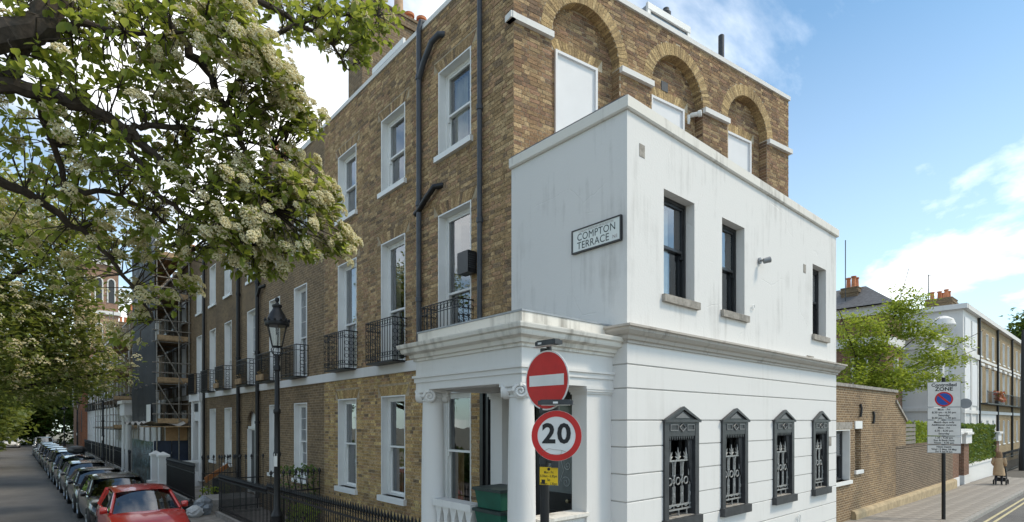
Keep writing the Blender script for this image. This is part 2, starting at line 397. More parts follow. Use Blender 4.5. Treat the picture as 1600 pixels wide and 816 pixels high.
kerb = thing('kerb', 'pale granite kerb stones edging both pavements at the corner', 'kerb', (KX, KY, -.1)); del kerb['category']; kerb['kind'] = 'structure'
kme = MB().box(WORLD, -.455, .455, -.2, 0, -.075, .075).mesh('kerb_stone', M_KERB)
for i in range(44):
    x = KX+.6+i*.92; put('kerb_stone', kme, kerb, (x, KY+.07, gz(x, KY)-.004+random.uniform(-.004, .003)), (0, .012 if x > 12 else 0, random.uniform(-.006, .006)))
for i in range(110):
    y = KY+.6+i*.92; put('kerb_stone', kme, kerb, (KX+.07, y, gz(KX, y)-.004), (0, 0, math.pi/2+random.uniform(-.006, .006)))
for k, dy in enumerate((.28, .48)):
    mb = MB(); xs = lin(8, 60, 40)
    for a, b in zip(xs, xs[1:]): mb.poly([(a, KY-dy-.04, gz(a, 0)-.121), (b, KY-dy-.04, gz(b, 0)-.121), (b, KY-dy+.04, gz(b, 0)-.121), (a, KY-dy+.04, gz(a, 0)-.121)])
    mb.build('yellow_line', M_LINE, road2)

# ------------------------------------------------------------------ bricks
def mkpal(base, sig, n=14):
    out = []
    for i in range(n):
        j = math.exp(random.gauss(0, sig)); out.append(tuple(min(.6, x*j) for x in base[i % len(base)]))
    return out
PAL = mkpal([(.44, .295, .155), (.36, .245, .13), (.385, .24, .14), (.47, .33, .18), (.25, .175, .11)], .16)
PALY = mkpal([(.50, .335, .15), (.44, .295, .135), (.38, .25, .12)], .16)
PALF = mkpal([(.36, .235, .128), (.29, .18, .10), (.30, .18, .112), (.40, .28, .155), (.20, .132, .086)], .16)
PALV = [(0.54, 0.382, 0.191), (0.492, 0.345, 0.172), (0.446, 0.311, 0.158), (0.572, 0.419, 0.218), (0.369, 0.259, 0.137)]
PITCH = .075
def shade(c):
    j = random.uniform(.82, 1.08); return tuple(x*j for x in c)
def courses(u0, u1, v0, v1, blocked):
    """Flemish bond: brick rectangles (ua, ub, va, vb, whole) between the blocked stretches of each course"""
    out = []; k0 = int(round(v0/PITCH))
    k = k0
    while (k+.9)*PITCH <= v1+.02:
        va, vb = k*PITCH+.006, (k+1)*PITCH-.006; vm = (va+vb)/2
        bl = sorted(blocked(vm)); segs = []; a = u0
        for b0, b1 in bl:
            if b0 > a: segs.append((a, min(b0, u1)))
            a = max(a, b1)
        if a < u1: segs.append((a, u1))
        x = u0 - (.0 if k % 2 else .169); st = k % 2
        while x < u1:
            ln = .215 if st else .1025
            for s0, s1 in segs:
                ca, cb = max(x, s0), min(x+ln, s1)
                if cb-ca > .025: out.append((ca, cb, va, vb, abs(cb-ca-ln) < 1e-6 and ln))
            x += ln+.01; st = 1-st
        k += 1
    return out
def lay(fr, rects, pal, parent, m, n=0.0, proud=.007, single=300, palfn=None):
    rects = list(rects)
    key = lambda r: (fr.p((r[0]+r[1])/2, (r[2]+r[3])/2, n)-CAM).length
    def seen(r):
        p = fr.p((r[0]+r[1])/2, (r[2]+r[3])/2, n); d = p.x*RY+p.y*RX
        if d < .5: return False
        px = 800+F*(p.x*RX-p.y*RY)/d; py = HZ-(p.z-H)*F/d
        return 0 < px < 1600 and 5 < py < 811
    whole = sorted([r for r in rects if r[4] and seen(r)], key=key)[:single]; ws = set(whole)
    mb = MB()
    for r in rects:
        if r in ws: continue
        q = random.uniform(0, 1); pr = proud+random.uniform(-.003, .003)
        c = (palfn(r) if palfn else random.choice(pal)); j = random.uniform(.88, 1.12); c = tuple(x*j for x in c)
        mb.box(fr, r[0], r[1], r[2]+random.uniform(-.001, .001), r[3], n-.012, n+pr, c, back=False)
    mb.build('brickwork', m, parent, kind='stuff')
    var = {}
    for ln in (.215, .1025):
        for c in pal:
            b = MB(); b.box(Fr((0, 0, 0), (fr.u.x, fr.u.y), (fr.n.x, fr.n.y)), -ln/2, ln/2, -.0325, .0325, -.012, proud, c, back=False)
            var.setdefault(ln, []).append(b.mesh('brick', m))
    for r in whole:
        idx = pal.index(palfn(r)) if palfn else random.randrange(len(pal))
        put('brick', var[r[4]][idx], parent, fr.p((r[0]+r[1])/2, (r[2]+r[3])/2, n+random.uniform(-.003, .003)))
def wall_quads(mb, fr, u0, u1, v0, v1, ops, depth=.14, n=0.0):
    us = sorted({u0, u1, *[min(max(x, u0), u1) for o in ops for x in o[:2]]}); vs = sorted({v0, v1, *[min(max(x, v0), v1) for o in ops for x in o[2:]]})
    for a, b in zip(us, us[1:]):
        for c, d in zip(vs, vs[1:]):
            m_ = ((a+b)/2, (c+d)/2)
            if any(o[0] < m_[0] < o[1] and o[2] < m_[1] < o[3] for o in ops): continue
            mb.poly([fr.p(a, c, n), fr.p(b, c, n), fr.p(b, d, n), fr.p(a, d, n)])
    for o in ops:
        A, B, C, D = fr.p(o[0], o[2], n), fr.p(o[1], o[2], n), fr.p(o[1], o[3], n), fr.p(o[0], o[3], n); k = fr.n*-depth
        for P, Q in ((A, B), (B, C), (C, D), (D, A)): mb.poly([P, Q, Q+k, P+k])
    return mb

# ------------------------------------------------------------------ windows and balconies
def pane_quad(fr, u0, u1, v0, v1, n):
    P = [fr.p(u0, v0, n), fr.p(u1, v0, n), fr.p(u1, v1, n), fr.p(u0, v1, n)]
    if (P[1]-P[0]).cross(P[3]-P[0]).dot(fr.n) < 0: P = P[::-1]
    return P
def bars_grid(mb, fr, u0, u1, v0, v1, n0, n1, cols, rows, w=.018):
    for i in range(1, cols):
        u = u0+(u1-u0)*i/cols; mb.box(fr, u-w/2, u+w/2, v0, v1, n0, n1)
    for j in range(1, rows):
        v = v0+(v1-v0)*j/rows; mb.box(fr, u0, u1, v-w/2, v+w/2, n0+.002, n1-.002)
def window(fr, o, house, depth=.15, fm=None, lm=None, sill=True, cols=1, rows=1, curtain=None, meet=.5, simple=False, sm=None, lip=.012, room=True, sillh=.11, sillout=.07, horns=True):
    fm = fm or M_WHITE; lm = lm or M_WHITE; u0, u1, v0, v1 = o
    b = MB(); th = .028
    if lip is not None:
        b.box(fr, u0, u0+th, v0, v1, -depth-.02, lip); b.box(fr, u1-th, u1, v0, v1, -depth-.02, lip); b.box(fr, u0+th, u1-th, v1-th, v1, -depth-.02, lip-.002)
        a0, a1, c0, c1 = u0+th, u1-th, v0, v1-th
        w = b.build('window', lm, house); b = MB()
    else:
        a0, a1, c0, c1 = u0, u1, v0, v1; w = None
    e = .06; n0, n1 = -depth-.1, -depth
    b.box(fr, a0, a0+e, c0, c1, n0, n1); b.box(fr, a1-e, a1, c0, c1, n0, n1); b.box(fr, a0+e, a1-e, c1-e, c1, n0, n1-.002); b.box(fr, a0+e, a1-e, c0, c0+e*.8, n0, n1-.002)
    if w is None: w = b.build('window', fm, house)
    else: b.build('frame', fm, w)
    g0, g1, h0, h1 = a0+e, a1-e, c0+e*.8, c1-e; hm = h0+(h1-h0)*meet; s = .042
    for k, (va, vb, na, nb) in enumerate(((hm-.022, h1, n1-.05, n1-.012), (h0, hm+.022, n0+.005, n0+.045))):
        b = MB(); b.box(fr, g0, g0+s, va, vb, na, nb); b.box(fr, g1-s, g1, va, vb, na, nb); b.box(fr, g0+s, g1-s, va, va+s, na, nb); b.box(fr, g0+s, g1-s, vb-s, vb, na, nb)
        if k == 0 and horns:
            for uu in (g0, g1-s): b.box(fr, uu, uu+s, va-.09, va, na, nb)
        bars_grid(b, fr, g0+s, g1-s, va+s, vb-s, na+.008, nb-.006, cols, rows)
        sash = b.build('sash', fm, w)
        b = MB(); b.add(pane_quad(fr, g0+s, g1-s, va+s, vb-s, (na+nb)/2), [(0, 1, 2, 3)]); b.build('pane', M_GLASSD if simple else M_GLASS, w, fix=False)
    if sill: MB().box(fr, u0-.07, u1+.07, v0-sillh, v0, -depth, sillout).build('sill', sm or M_WHITE, w)
    if curtain:
        for (f0, f1, cm, t0, t1) in curtain:
            b = MB(); k = 14; pts = []
            for i in range(k+1):
                uu = g0+(g1-g0)*(f0+(f1-f0)*i/k); nn = n0-.12+.03*math.sin(i*2.3)
                pts += [fr.p(uu, h0+(h1-h0)*t0, nn), fr.p(uu, h0+(h1-h0)*t1, nn)]
            b.add(pts, [(2*i, 2*i+2, 2*i+3, 2*i+1) for i in range(k)]); b.build('curtain', cm, w, smooth=True)
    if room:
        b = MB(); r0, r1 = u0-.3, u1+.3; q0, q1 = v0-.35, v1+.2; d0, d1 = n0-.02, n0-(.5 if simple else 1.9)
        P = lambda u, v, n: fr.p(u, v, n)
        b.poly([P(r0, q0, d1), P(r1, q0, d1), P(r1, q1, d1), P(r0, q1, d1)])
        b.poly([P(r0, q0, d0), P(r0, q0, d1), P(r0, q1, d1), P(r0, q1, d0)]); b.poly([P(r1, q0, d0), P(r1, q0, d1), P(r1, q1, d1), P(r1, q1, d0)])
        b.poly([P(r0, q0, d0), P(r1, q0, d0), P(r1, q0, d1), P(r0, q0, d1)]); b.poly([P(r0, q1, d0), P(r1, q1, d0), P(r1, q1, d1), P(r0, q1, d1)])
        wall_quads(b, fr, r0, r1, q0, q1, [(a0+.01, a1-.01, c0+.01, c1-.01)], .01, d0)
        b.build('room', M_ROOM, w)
    return w
def ring(mb, c, r, ax1, ax2, t=.006, seg=10):
    c = Vector(c); mb.tube([c+ax1*(math.cos(2*math.pi*i/seg)*r)+ax2*(math.sin(2*math.pi*i/seg)*r) for i in range(seg+1)], t, 5, False)
Z = Vector((0, 0, 1))
def balcony(fr, u0, u1, v0, house, out=.36, h=.92, fine=True):
    b = MB(); b.box(fr, u0, u1, v0-.04, v0, .0, out)
    bal = b.build('balcony', M_IRON, house)
    for (vv, t) in ((v0+.08, .009), (v0+h-.16, .009), (v0+h, .014)):
        b = MB(); b.tube([fr.p(u0, vv, 0), fr.p(u0, vv, out), fr.p(u1, vv, out), fr.p(u1, vv, 0)], t, 6); b.build('rail', M_IRON, bal)
    bm = MB().tube([(0, 0, 0), (0, 0, h)], .009, 5).mesh('bar', M_IRON)
    pts = []; k = max(6, int((u1-u0)/.105))
    pts += [(u0+(u1-u0)*i/k, out) for i in range(k+1)]
    m = max(3, int(out/.11)); pts += [(u, out*i/m) for u in (u0, u1) for i in range(m)]
    if fine:
        for u, n in pts: put('bar', bm, bal, fr.p(u, v0, n))
        b = MB()
        for i in range(k):
            u = u0+(u1-u0)*(i+.5)/k
            ring(b, fr.p(u, v0+h-.08, out), .045, fr.u, Z); ring(b, fr.p(u, v0+.15, out), .04, fr.u, Z)
        for u in (u0, u1):
            for i in range(m):
                n = out*(i+.5)/m
                for vv in (.14, .3, .46, .62, .78): ring(b, fr.p(u, v0+vv*h/.92, n), .05, fr.n, Z)
        b.build('scrollwork', M_IRON, bal, kind='stuff')
    else:
        b = MB()
        for u, n in pts: b.tube([fr.p(u, v0, n), fr.p(u, v0+h, n)], .011, 4)
        for u in (u0, u1):
            for vv in (.2, .4, .6, .8): ring(b, fr.p(u, v0+vv, out/2), .07, fr.n, Z, .01, 8)
        b.build('bars', M_IRON, bal, kind='stuff')
    return bal
def pipe(pts, r, house, m=None, collars=()):
    b = MB(); b.tube(pts, r, 10); o = b.build('downpipe', m or M_PIPE, house, smooth=True)
    for c in collars: MB().lathe(c, [(r*1.05, -.05), (r*1.28, -.045), (r*1.28, .045), (r*1.05, .05)], 10).build('collar', m or M_PIPE, o, smooth=True)
    return o

# ------------------------------------------------------------------ corner house
X0 = 6.23; Y0 = 7.04; PAR = 11.26
FL = Fr((X0, 0, 0), (0, 1), (-1, 0))                     # terrace front, u = world y
FU = (.9908, -.1355); FF = Fr((X0, Y0, 0), FU, (-.1355, -.9908)); FE = 8.47   # flank wall
corner = thing('brick_house', 'four storey brown brick corner house with arched flank and white sash windows', 'house', (X0, Y0, 0))
def ops_row(centers, w, v0, v1): return [(c-w/2, c+w/2, v0, v1) for c in centers]
C1 = [8.78, 11.18, 13.58]
O2 = ops_row(C1, 1.09, 8.38, 10.09); O1 = ops_row(C1, 1.10, 4.39, 7.20); OG = ops_row(C1, 1.09, 1.32, 3.63)
OPS = O2+O1+OG
mb = MB(); wall_quads(mb, FL, Y0, 15.05, -.2, PAR, OPS, .16); fw = mb.build('front_wall', M_MORT, corner)
def bl_front(vm):
    r = [(o[0]-.004, o[1]+.004) for o in OPS if o[2]-.11 < vm < o[3]+.004]
    r += [(o[0]-.17, o[1]+.17) for o in OPS if o[3] <= vm < o[3]+.235]
    if 4.12 < vm < 4.37: r.append((0, 30))
    return r
def pal_front(r):
    low = r[2] < 4.2
    if low:
        return random.choice(PALL)
    return random.choice(PAL)
PALL = PAL[:5]+PALY
allp = PAL+PALY
lay(FL, courses(Y0, 15.05, .0, PAR, bl_front), allp, fw, M_BRICK, palfn=pal_front)
# flat gauged arches over every opening
def flat_arch(fr, o, parent, pal, n=0.0, hgt=.225, k=17):
    uc = (o[0]+o[1])/2; w0 = (o[1]-o[0])/2+.005; w1 = w0+.15
    for i in range(k):
        a0, a1 = -1+2*i/k, -1+2*(i+1)/k; g = .0035
        mb = MB(); jj = random.uniform(.78, 1.08); c = tuple(x*jj for x in random.choice(pal))
        mb.prism(fr, [(uc+a0*w0+g, o[3]+.006), (uc+a1*w0-g, o[3]+.006), (uc+a1*w1-g, o[3]+hgt), (uc+a0*w1+g, o[3]+hgt)], n-.01, n+.008+random.uniform(-.002, .002), c)
        mb.build('voussoir', M_VOUS, parent)
for o in OPS: flat_arch(FL, o, fw, PAL[:7] if o[3] > 4 else PALY)
MB().box(FL, 7.30, 15.05, 4.13, 4.36, 0, .05).build('string_course', M_STUC2, corner)
# windows
cur = {0: [(.0, .30, M_CURT, .0, 1.0)], 1: [(0, .22, M_CURT, 0, 1)], 2: [(0, .3, M_CURT, 0, 1)]}
for i, o in enumerate(O2): window(FL, o, corner, curtain=[(.55, 1.0, M_CURT, 0, 1)] if i == 0 else [(.0, .42, M_CURT, .0, 1.0)], sillout=.08, meet=.5)
for i, o in enumerate(O1): window(FL, o, corner, curtain=[(0, .22, M_CURT, 0, 1), (.82, 1, M_CURT, 0, 1)], sill=False, meet=.44)
for i, o in enumerate(OG): window(FL, o, corner, curtain=[(.0, .38, M_CURT if i else M_CURTT, 0, .62 if i == 0 else 1), (.7, 1, M_CURTT, 0, .5)] if i < 2 else [(0, .4, M_CURT, 0, 1)], sillout=.09, sillh=.13)
for c in C1: balcony(FL, c-.62, c+.62, 4.38, corner)
# parapet, coping, roof
pw = MB(); pw.poly([FF.p(0, -.2, 0), FF.p(.01, -.2, -.4), FF.p(.01, PAR, -.4), FF.p(0, PAR, 0)])
ENDP = FF.p(FE, 0, 0)
MB().sweep([(X0, 15.05), (X0, Y0), (ENDP.x, ENDP.y), (ENDP.x+.9, ENDP.y+6)], [(-.34, PAR), (.04, PAR), (.04, PAR+.10), (-.02, PAR+.13), (-.34, PAR+.13)], side=1).build('coping', M_STUC2, corner)
rf = MB(); rf.add([(X0+.3, 15, 11.0), (X0+.3, Y0+.3, 11.0), (ENDP.x-.2, ENDP.y+.3, 11.0), (ENDP.x+.6, ENDP.y+5.6, 11.0), (ENDP.x+.6, 15, 11.0)], [(0, 1, 2, 3, 4)])
roof = rf.build('roof', M_LEAD, corner)
# mansard attic behind the parapet with dormers
def hip(mb, x0, x1, y0, y1, z0, z1, s):
    P = [(x0, y0, z0), (x1, y0, z0), (x1, y1, z0), (x0, y1, z0), (x0+s, y0+s, z1), (x1-s, y0+s, z1), (x1-s, y1-s, z1), (x0+s, y1-s, z1)]
    mb.add(P, [(0, 1, 5, 4), (1, 2, 6, 5), (2, 3, 7, 6), (3, 0, 4, 7), (4, 5, 6, 7)]); return mb
hip(MB(), X0+1.35, 13.9, 8.1, 15.0, 11.0, 12.2, .7).build('mansard', M_SLATE, roof)
def dormer(fr, u0, u1, v0, v1, n0, n1, parent):
    d = MB().box(fr, u0, u1, v0, v1, n0, n1).build('dormer', M_LEAD, parent)
    b = MB(); e = .09
    b.box(fr, u0, u1, v1-e, v1+.05, n1, n1+.06); b.box(fr, u0, u0+e, v0, v1-e, n1, n1+.05); b.box(fr, u1-e, u1, v0, v1-e, n1, n1+.05)
    b.box(fr, u0+e, u1-e, v0, v0+.25, n1, n1+.04); b.build('dormer_frame', M_WHITE, d)
    b = MB(); b.add(pane_quad(fr, u0+e, u1-e, v0+.25, v1-e, n1+.02), [(0, 1, 2, 3)]); b.build('pane', M_GLASSD, d, fix=False)
for (a, b_) in ((7.75, 9.25), (11.35, 12.9)): dormer(FL, a, b_, 11.0, 12.0, -2.6, -.42, corner)
dormer(FF, 3.7, 5.1, 11.0, 11.98, -3.2, -.42, corner); dormer(FF, 1.2, 2.8, 11.0, 12.7, -3.2, -.5, corner)
for (s, v, r, n_) in ((4.95, 12.75, .085, -.95), (6.2, 12.25, .07, -.35)):
    pt = FF.p(s, 11, n_); b = MB(); b.lathe(pt, [(r, 0), (r, v-11.3), (r*1.4, v-11.25), (r*1.4, v-11.1), (r*.9, v-11.05), (r*.9, v-11.0)] if s < 5 else [(r, 0), (r, v-11.0), (r*.7, v-10.98)], 10); b.build('flue_pipe', M_DGREY, roof, smooth=True)
# flank wall with three blind arches
AR = [(1.66, .84), (4.23, .82), (6.73, .79)]; SPR = 10.0; REC = .21; VB = 6.6; RW = .245
BW = [(1.04, 2.08, 8.32, 9.91), (3.58, 4.64, 8.32, 9.91), (6.10, 7.13, 8.32, 9.91)]
def bl_flank(vm):
    r = []
    for c, rad in AR:
        if vm < SPR: r.append((c-rad, c+rad))
        elif vm < SPR+rad+RW: w = math.sqrt((rad+RW)**2-(vm-SPR)**2); r.append((c-w, c+w))
    return r
flank = MB()
us = lin(0, FE, 160)
for a, b_ in zip(us, us[1:]):
    um = (a+b_)/2; top = [SPR+math.sqrt(max(0, rad**2-(um-c)**2)) for c, rad in AR if abs(um-c) < rad]
    if top: flank.poly([FF.p(a, top[0], 0), FF.p(b_, top[0], 0), FF.p(b_, PAR, 0), FF.p(a, PAR, 0)]); flank.poly([FF.p(a, VB-2, -REC), FF.p(b_, VB-2, -REC), FF.p(b_, PAR, -REC), FF.p(a, PAR, -REC)])
    else: flank.poly([FF.p(a, -.2, 0), FF.p(b_, -.2, 0), FF.p(b_, PAR, 0), FF.p(a, PAR, 0)])
for c, rad in AR:
    for sgn in (-1, 1): flank.poly([FF.p(c+sgn*rad, VB-2, 0), FF.p(c+sgn*rad, VB-2, -REC), FF.p(c+sgn*rad, SPR, -REC), FF.p(c+sgn*rad, SPR, 0)])
fl = flank.build('flank_wall', M_MORTF, corner, fix=False)
lay(FF, courses(.002, FE, VB, PAR, bl_flank), PALF, fl, M_BRICKF)
rec = []
for (c, rad), w in zip(AR, BW):
    def bl(vm, c=c, rad=rad, w=w):
        r = [(0, c-rad), (c+rad, FE)]
        if vm > SPR:
            q = math.sqrt(max(0, rad**2-(vm-SPR)**2)); r = [(0, c-q), (c+q, FE)]
        if w[2]-.1 < vm < w[3]: r.append((w[0]-.003, w[1]+.003))
        elif w[3] <= vm < w[3]+.235: r.append((w[0]-.16, w[1]+.16))
        return r
    rec += courses(c-rad, c+rad, VB, SPR+rad, bl)
lay(FF, rec, PALF, fl, M_BRICKF, n=-REC, single=0)
for c, rad in AR:                                     # arch rings of gauged brick, jamb bricks below them
    k = 44
    for i in range(k):
        q0, q1 = math.pi*i/k, math.pi*(i+1)/k; g = .0035
        r0, r1 = rad, rad+RW
        pt = lambda r, q: (c+r*math.cos(q), SPR+r*math.sin(q))
        mb = MB(); mb.prism(FF, [pt(r0, q0+g/r0), pt(r1, q0+g/r1), pt(r1, q1-g/r1), pt(r0, q1-g/r0)], -REC, .009+random.uniform(-.003, .003), shade(random.choice(PALV)))
        mb.build('voussoir', M_VOUS, fl)
    jb = MB()
    for sgn in (-1, 1):
        fj = Fr(FF.p(c+sgn*rad, 0, 0), (-FF.n.x, -FF.n.y), (-sgn*FF.u.x, -sgn*FF.u.y)); k2 = int(VB/PITCH)
        while (k2+1)*PITCH < SPR:
            jb.box(fj, 0.002, REC, k2*PITCH+.005, (k2+1)*PITCH-.005, -.01, .005, shade(random.choice(PALF)), back=False); k2 += 1
    jb.build('jamb_brickwork', M_BRICKF, fl, kind='stuff')
for w in BW:
    flat_arch(FF, w, fl, PALV, -REC)
    b = MB(); e = .05; b.box(FF, w[0], w[0]+e, w[2], w[3], -REC-.02, -REC+.05); b.box(FF, w[1]-e, w[1], w[2], w[3], -REC-.02, -REC+.05); b.box(FF, w[0]+e, w[1]-e, w[3]-e, w[3], -REC-.02, -REC+.048)
    bw = b.build('blind_window', M_PANEL, corner)
    MB().box(FF, w[0]+e, w[1]-e, w[2], w[3]-e, -REC-.05, -REC+.006).build('panel', M_PANEL, bw)
    MB().box(FF, w[0]-.06, w[1]+.04, w[2]-.1, w[2], -REC-.02, -REC+.09).build('sill', M_WHITE, bw)
wins = [(-.11, .82), (2.50, 3.41), (5.05, 5.94), (7.52, FE+.07)]
for i, (a, b_) in enumerate(wins):
    MB().box(FF, a, b_, SPR-.115, SPR-.005, -.10, .085).build('impost', M_STUC2, corner)
MB().box(FL, Y0-.085, Y0+.10, SPR-.115, SPR-.005, .0, .085).build('impost', M_STUC2, corner)
MB().box(FF, 3.93, 4.13, 10.13, 10.33, -REC-.01, -REC+.02).build('air_brick', M_DGREY, corner)
b = MB(); b.lathe(FF.p(4.86, 9.86, -REC+.02), [(.04, 0), (.05, .02), (.05, .16), (.07, .18), (.07, .24), (.03, .25)], 12, axis=FF.n+Vector((.5, .2, 0))); b.lathe(FF.p(4.82, 9.66, -REC), [(.03, 0), (.05, .1), (.04, .2)], 10); b.build('flood_lamp', M_WHITE, corner, smooth=True)
# back and end walls close the house
b = MB(); e1 = FF.p(FE, 0, 0); e2 = Vector((e1.x+.9, 15.05, 0))
b.add([(e1.x, e1.y, -.3), (e2.x, e2.y, -.3), (e2.x, e2.y, PAR), (e1.x, e1.y, PAR)], [(0, 1, 2, 3)]); b.build('rear_wall', M_BR2, corner)
b = MB(); b.add([(X0+.02, 15.04, -.3), (e2.x, e2.y, -.3), (e2.x, e2.y, PAR), (X0+.02, 15.04, PAR)], [(0, 1, 2, 3)]); b.build('party_wall', M_BR2, corner)
# rain and soil pipes
u = 9.93
p1 = pipe([FL.p(u, 4.4, .09), FL.p(u, 11.25, .09), FL.p(u-.02, 11.42, .06), FL.p(u-.03, 11.45, -.1)], .056, corner, collars=[FL.p(u, z, .09) for z in (10.25, 7.6, 5.6)])
MB().tube([FL.p(u, 10.2, .09), FL.p(u-.2, 10.45, .11), FL.p(u-.5, 10.72, .11), FL.p(u-.72, 10.78, .08), FL.p(u-.8, 10.78, -.02)], .06, 10).build('branch', M_PIPE, p1, smooth=True)
MB().tube([FL.p(u+.14, 7.42, .09), FL.p(u, 7.45, .1), FL.p(u-.3, 7.6, .12), FL.p(u-.6, 7.76, .11), FL.p(u-.75, 7.78, -.02)], .058, 10).build('branch', M_IRON, p1, smooth=True)
pipe([FL.p(7.88, 4.4, .08), FL.p(7.88, 11.3, .08)], .048, corner, collars=[FL.p(7.88, z, .08) for z in (8.75, 6.7)])
b = MB(); b.box(FL, 8.05, 8.38, 5.78, 6.18, .02, .22)
vb = b.build('vent_box', M_BLACK, corner)
b = MB()
for k in range(7): b.box(FL, 8.04, 8.052, 5.86+k*.04, 5.88+k*.04, .05, .2)
b.build('louvre', M_DGREY, vb, kind='stuff')
# chimney
def chimney(house, x0, x1, y0, y1, z0, z1, pots, m=None, name='chimney', pm=None):
    c = MB().wb(x0, x1, y0, y1, z0, z1).build(name, m or M_CHIM, house)
    b = MB(); b.wb(x0-.06, x1+.06, y0-.06, y1+.06, z1-.3, z1-.15); b.wb(x0-.03, x1+.03, y0-.03, y1+.03, z1, z1+.08); b.build('corbel', m or M_CHIM, c)
    for i, (x, y, h) in enumerate(pots):
        MB().lathe((x, y, z1+.08), [(.17, 0), (.15, .05), (.125, h-.1), (.165, h-.08), (.165, h), (.11, h), (.1, h-.2)], 12, cap=False).build('chimney_pot', (pm or [M_POT, M_POT, M_POT2])[i % 3], c, smooth=True)
    return c
chimney(corner, 7.15, 9.75, 14.6, 15.5, 10.8, 15.25, [(7.5, 15.05, .6), (7.95, 15.05, .5), (8.55, 15.0, 1.05), (8.98, 15.1, .5), (9.4, 15.05, .55)], pm=[M_POT, M_POT, M_POT2])
# ------------------------------------------------------------------ white side extension
XE = 6.2; YE = 4.64; XF = 14.2; ZT = 7.37
FS = Fr((XE, 0, 0), (0, 1), (-1, 0)); FR = Fr((0, YE, 0), (1, 0), (0, -1))
ext = thing('stucco_extension', 'white rendered two storey side extension with black framed windows and banded ground floor', 'house', (XE, YE, 0))
OU = [(7.09, 7.95, 4.93, 6.51), (8.83, 9.64, 4.93, 6.51), (12.78, 13.56, 4.93, 6.47)]
G = [(7.07, 8.03), (8.79, 9.71), (10.80, 11.73), (12.74, 13.63)]
OGW = [(a+.02, b-.02, 1.55, 3.06) for a, b in G]
mb = MB(); wall_quads(mb, FR, XE, XF, 4.15, ZT, OU, .16); wall_quads(mb, FS, YE, Y0+.02, 4.15, ZT, [], .1)
fe = Fr((XF, 0, 0), (0, 1), (1, 0)); wall_quads(mb, fe, YE, 6.1, -.4, ZT, [], .1)
mb.build('upper_wall', M_STUC, ext)
mb = MB(); mb.poly([(XE, YE, ZT-.05), (XF, YE, ZT-.05), (XF, 6.0, ZT-.05), (X0, Y0, ZT-.05)]); mb.build('roof', M_LEAD, ext)
MB().sweep([(XE, Y0+.03), (XE, YE), (XF, YE), (XF, 6.1)], [(-.28, ZT), (.03, ZT-.02), (.05, ZT), (.05, ZT+.15), (.0, ZT+.165), (-.28, ZT+.165)], side=1).build('coping', M_CORN, ext)
MB().sweep([(XE+.03, Y0+.03), (XE+.03, YE+.03)], [(-.26, ZT+.166), (.035, ZT+.166), (.035, ZT+.20), (-.26, ZT+.21)], side=1).build('flashing', M_SLATE, ext)
# rusticated ground floor: one block course after another with open joints
GR = [-.3, .02, .40, .78, 1.16, 1.54, 1.92, 2.305, 2.685, 3.06, 3.506, 3.84, 4.17]
b = MB(); wall_quads(b, FR, XE+.012, XF-.012, -.4, 4.2, OGW, .2, -.014)
b.poly([FS.p(YE+.012, -.4, -.014), FS.p(5.36, -.4, -.014), FS.p(5.36, 4.2, -.014), FS.p(YE+.012, 4.2, -.014)])
FSO = (5.36, 6.64, .9, 3.5)
wall_quads(b, FS, 5.36, Y0+.02, -.4, 4.2, [FSO], .12, -.014); b.build('lower_wall', mat('joint_paint', (.45, .43, .40), .85), ext)
for z0, z1 in zip(GR, GR[1:]):
    a, c = z0+.009, z1-.009; segs = [(XE, XF)]
    for g0, g1 in G:
        if (a+c)/2 < 3.06 and (a+c)/2 > 1.42: segs = [s for (p, q) in segs for s in (((p, g0), (g1, q)) if p < g0 and q > g1 else ((p, q),))]
    for i, (p, q) in enumerate(segs):
        mb = MB()
        if i == 0: mb.sweep([(XE+.0, 5.36 if z0 > .5 else 5.36), (XE, YE), (q, YE)], [(-.03, a), (-.004, a), (0, a+.006), (0, c-.006), (-.004, c), (-.03, c)], side=1)
        else: mb.box(FR, p, q, a, c, -.03, 0)
        mb.build('stucco_course', M_STUC2, ext)
# cornice between the storeys
CP = [(-.05, 4.13), (.03, 4.13), (.03, 4.165), (.06, 4.18), (.075, 4.225), (.11, 4.245), (.15, 4.29), (.155, 4.325), (.185, 4.335), (.185, 4.365), (-.05, 4.40)]
MB().sweep([(XE, 4.95), (XE, YE), (XF, YE), (XF, 6.0)], CP, side=1).build('cornice', M_CORN2, ext)
M_NET = mat('net_blind', (.70, .70, .68), .9)  # net blind; its pale tone also stands in for sky reflected in the panes
# upper windows: black sashes, stone sills
for o in OU:
    w = window(FR, o, ext, depth=.155, fm=M_BLACK, sill=False, lip=None, curtain=[(0, .8, M_NET, 0, 1)], meet=.52)
    MB().box(FR, o[0]-.05, o[1]+.09, o[2]-.11, o[2]+.002, -.155, .06).build('sill', M_STONE, w)
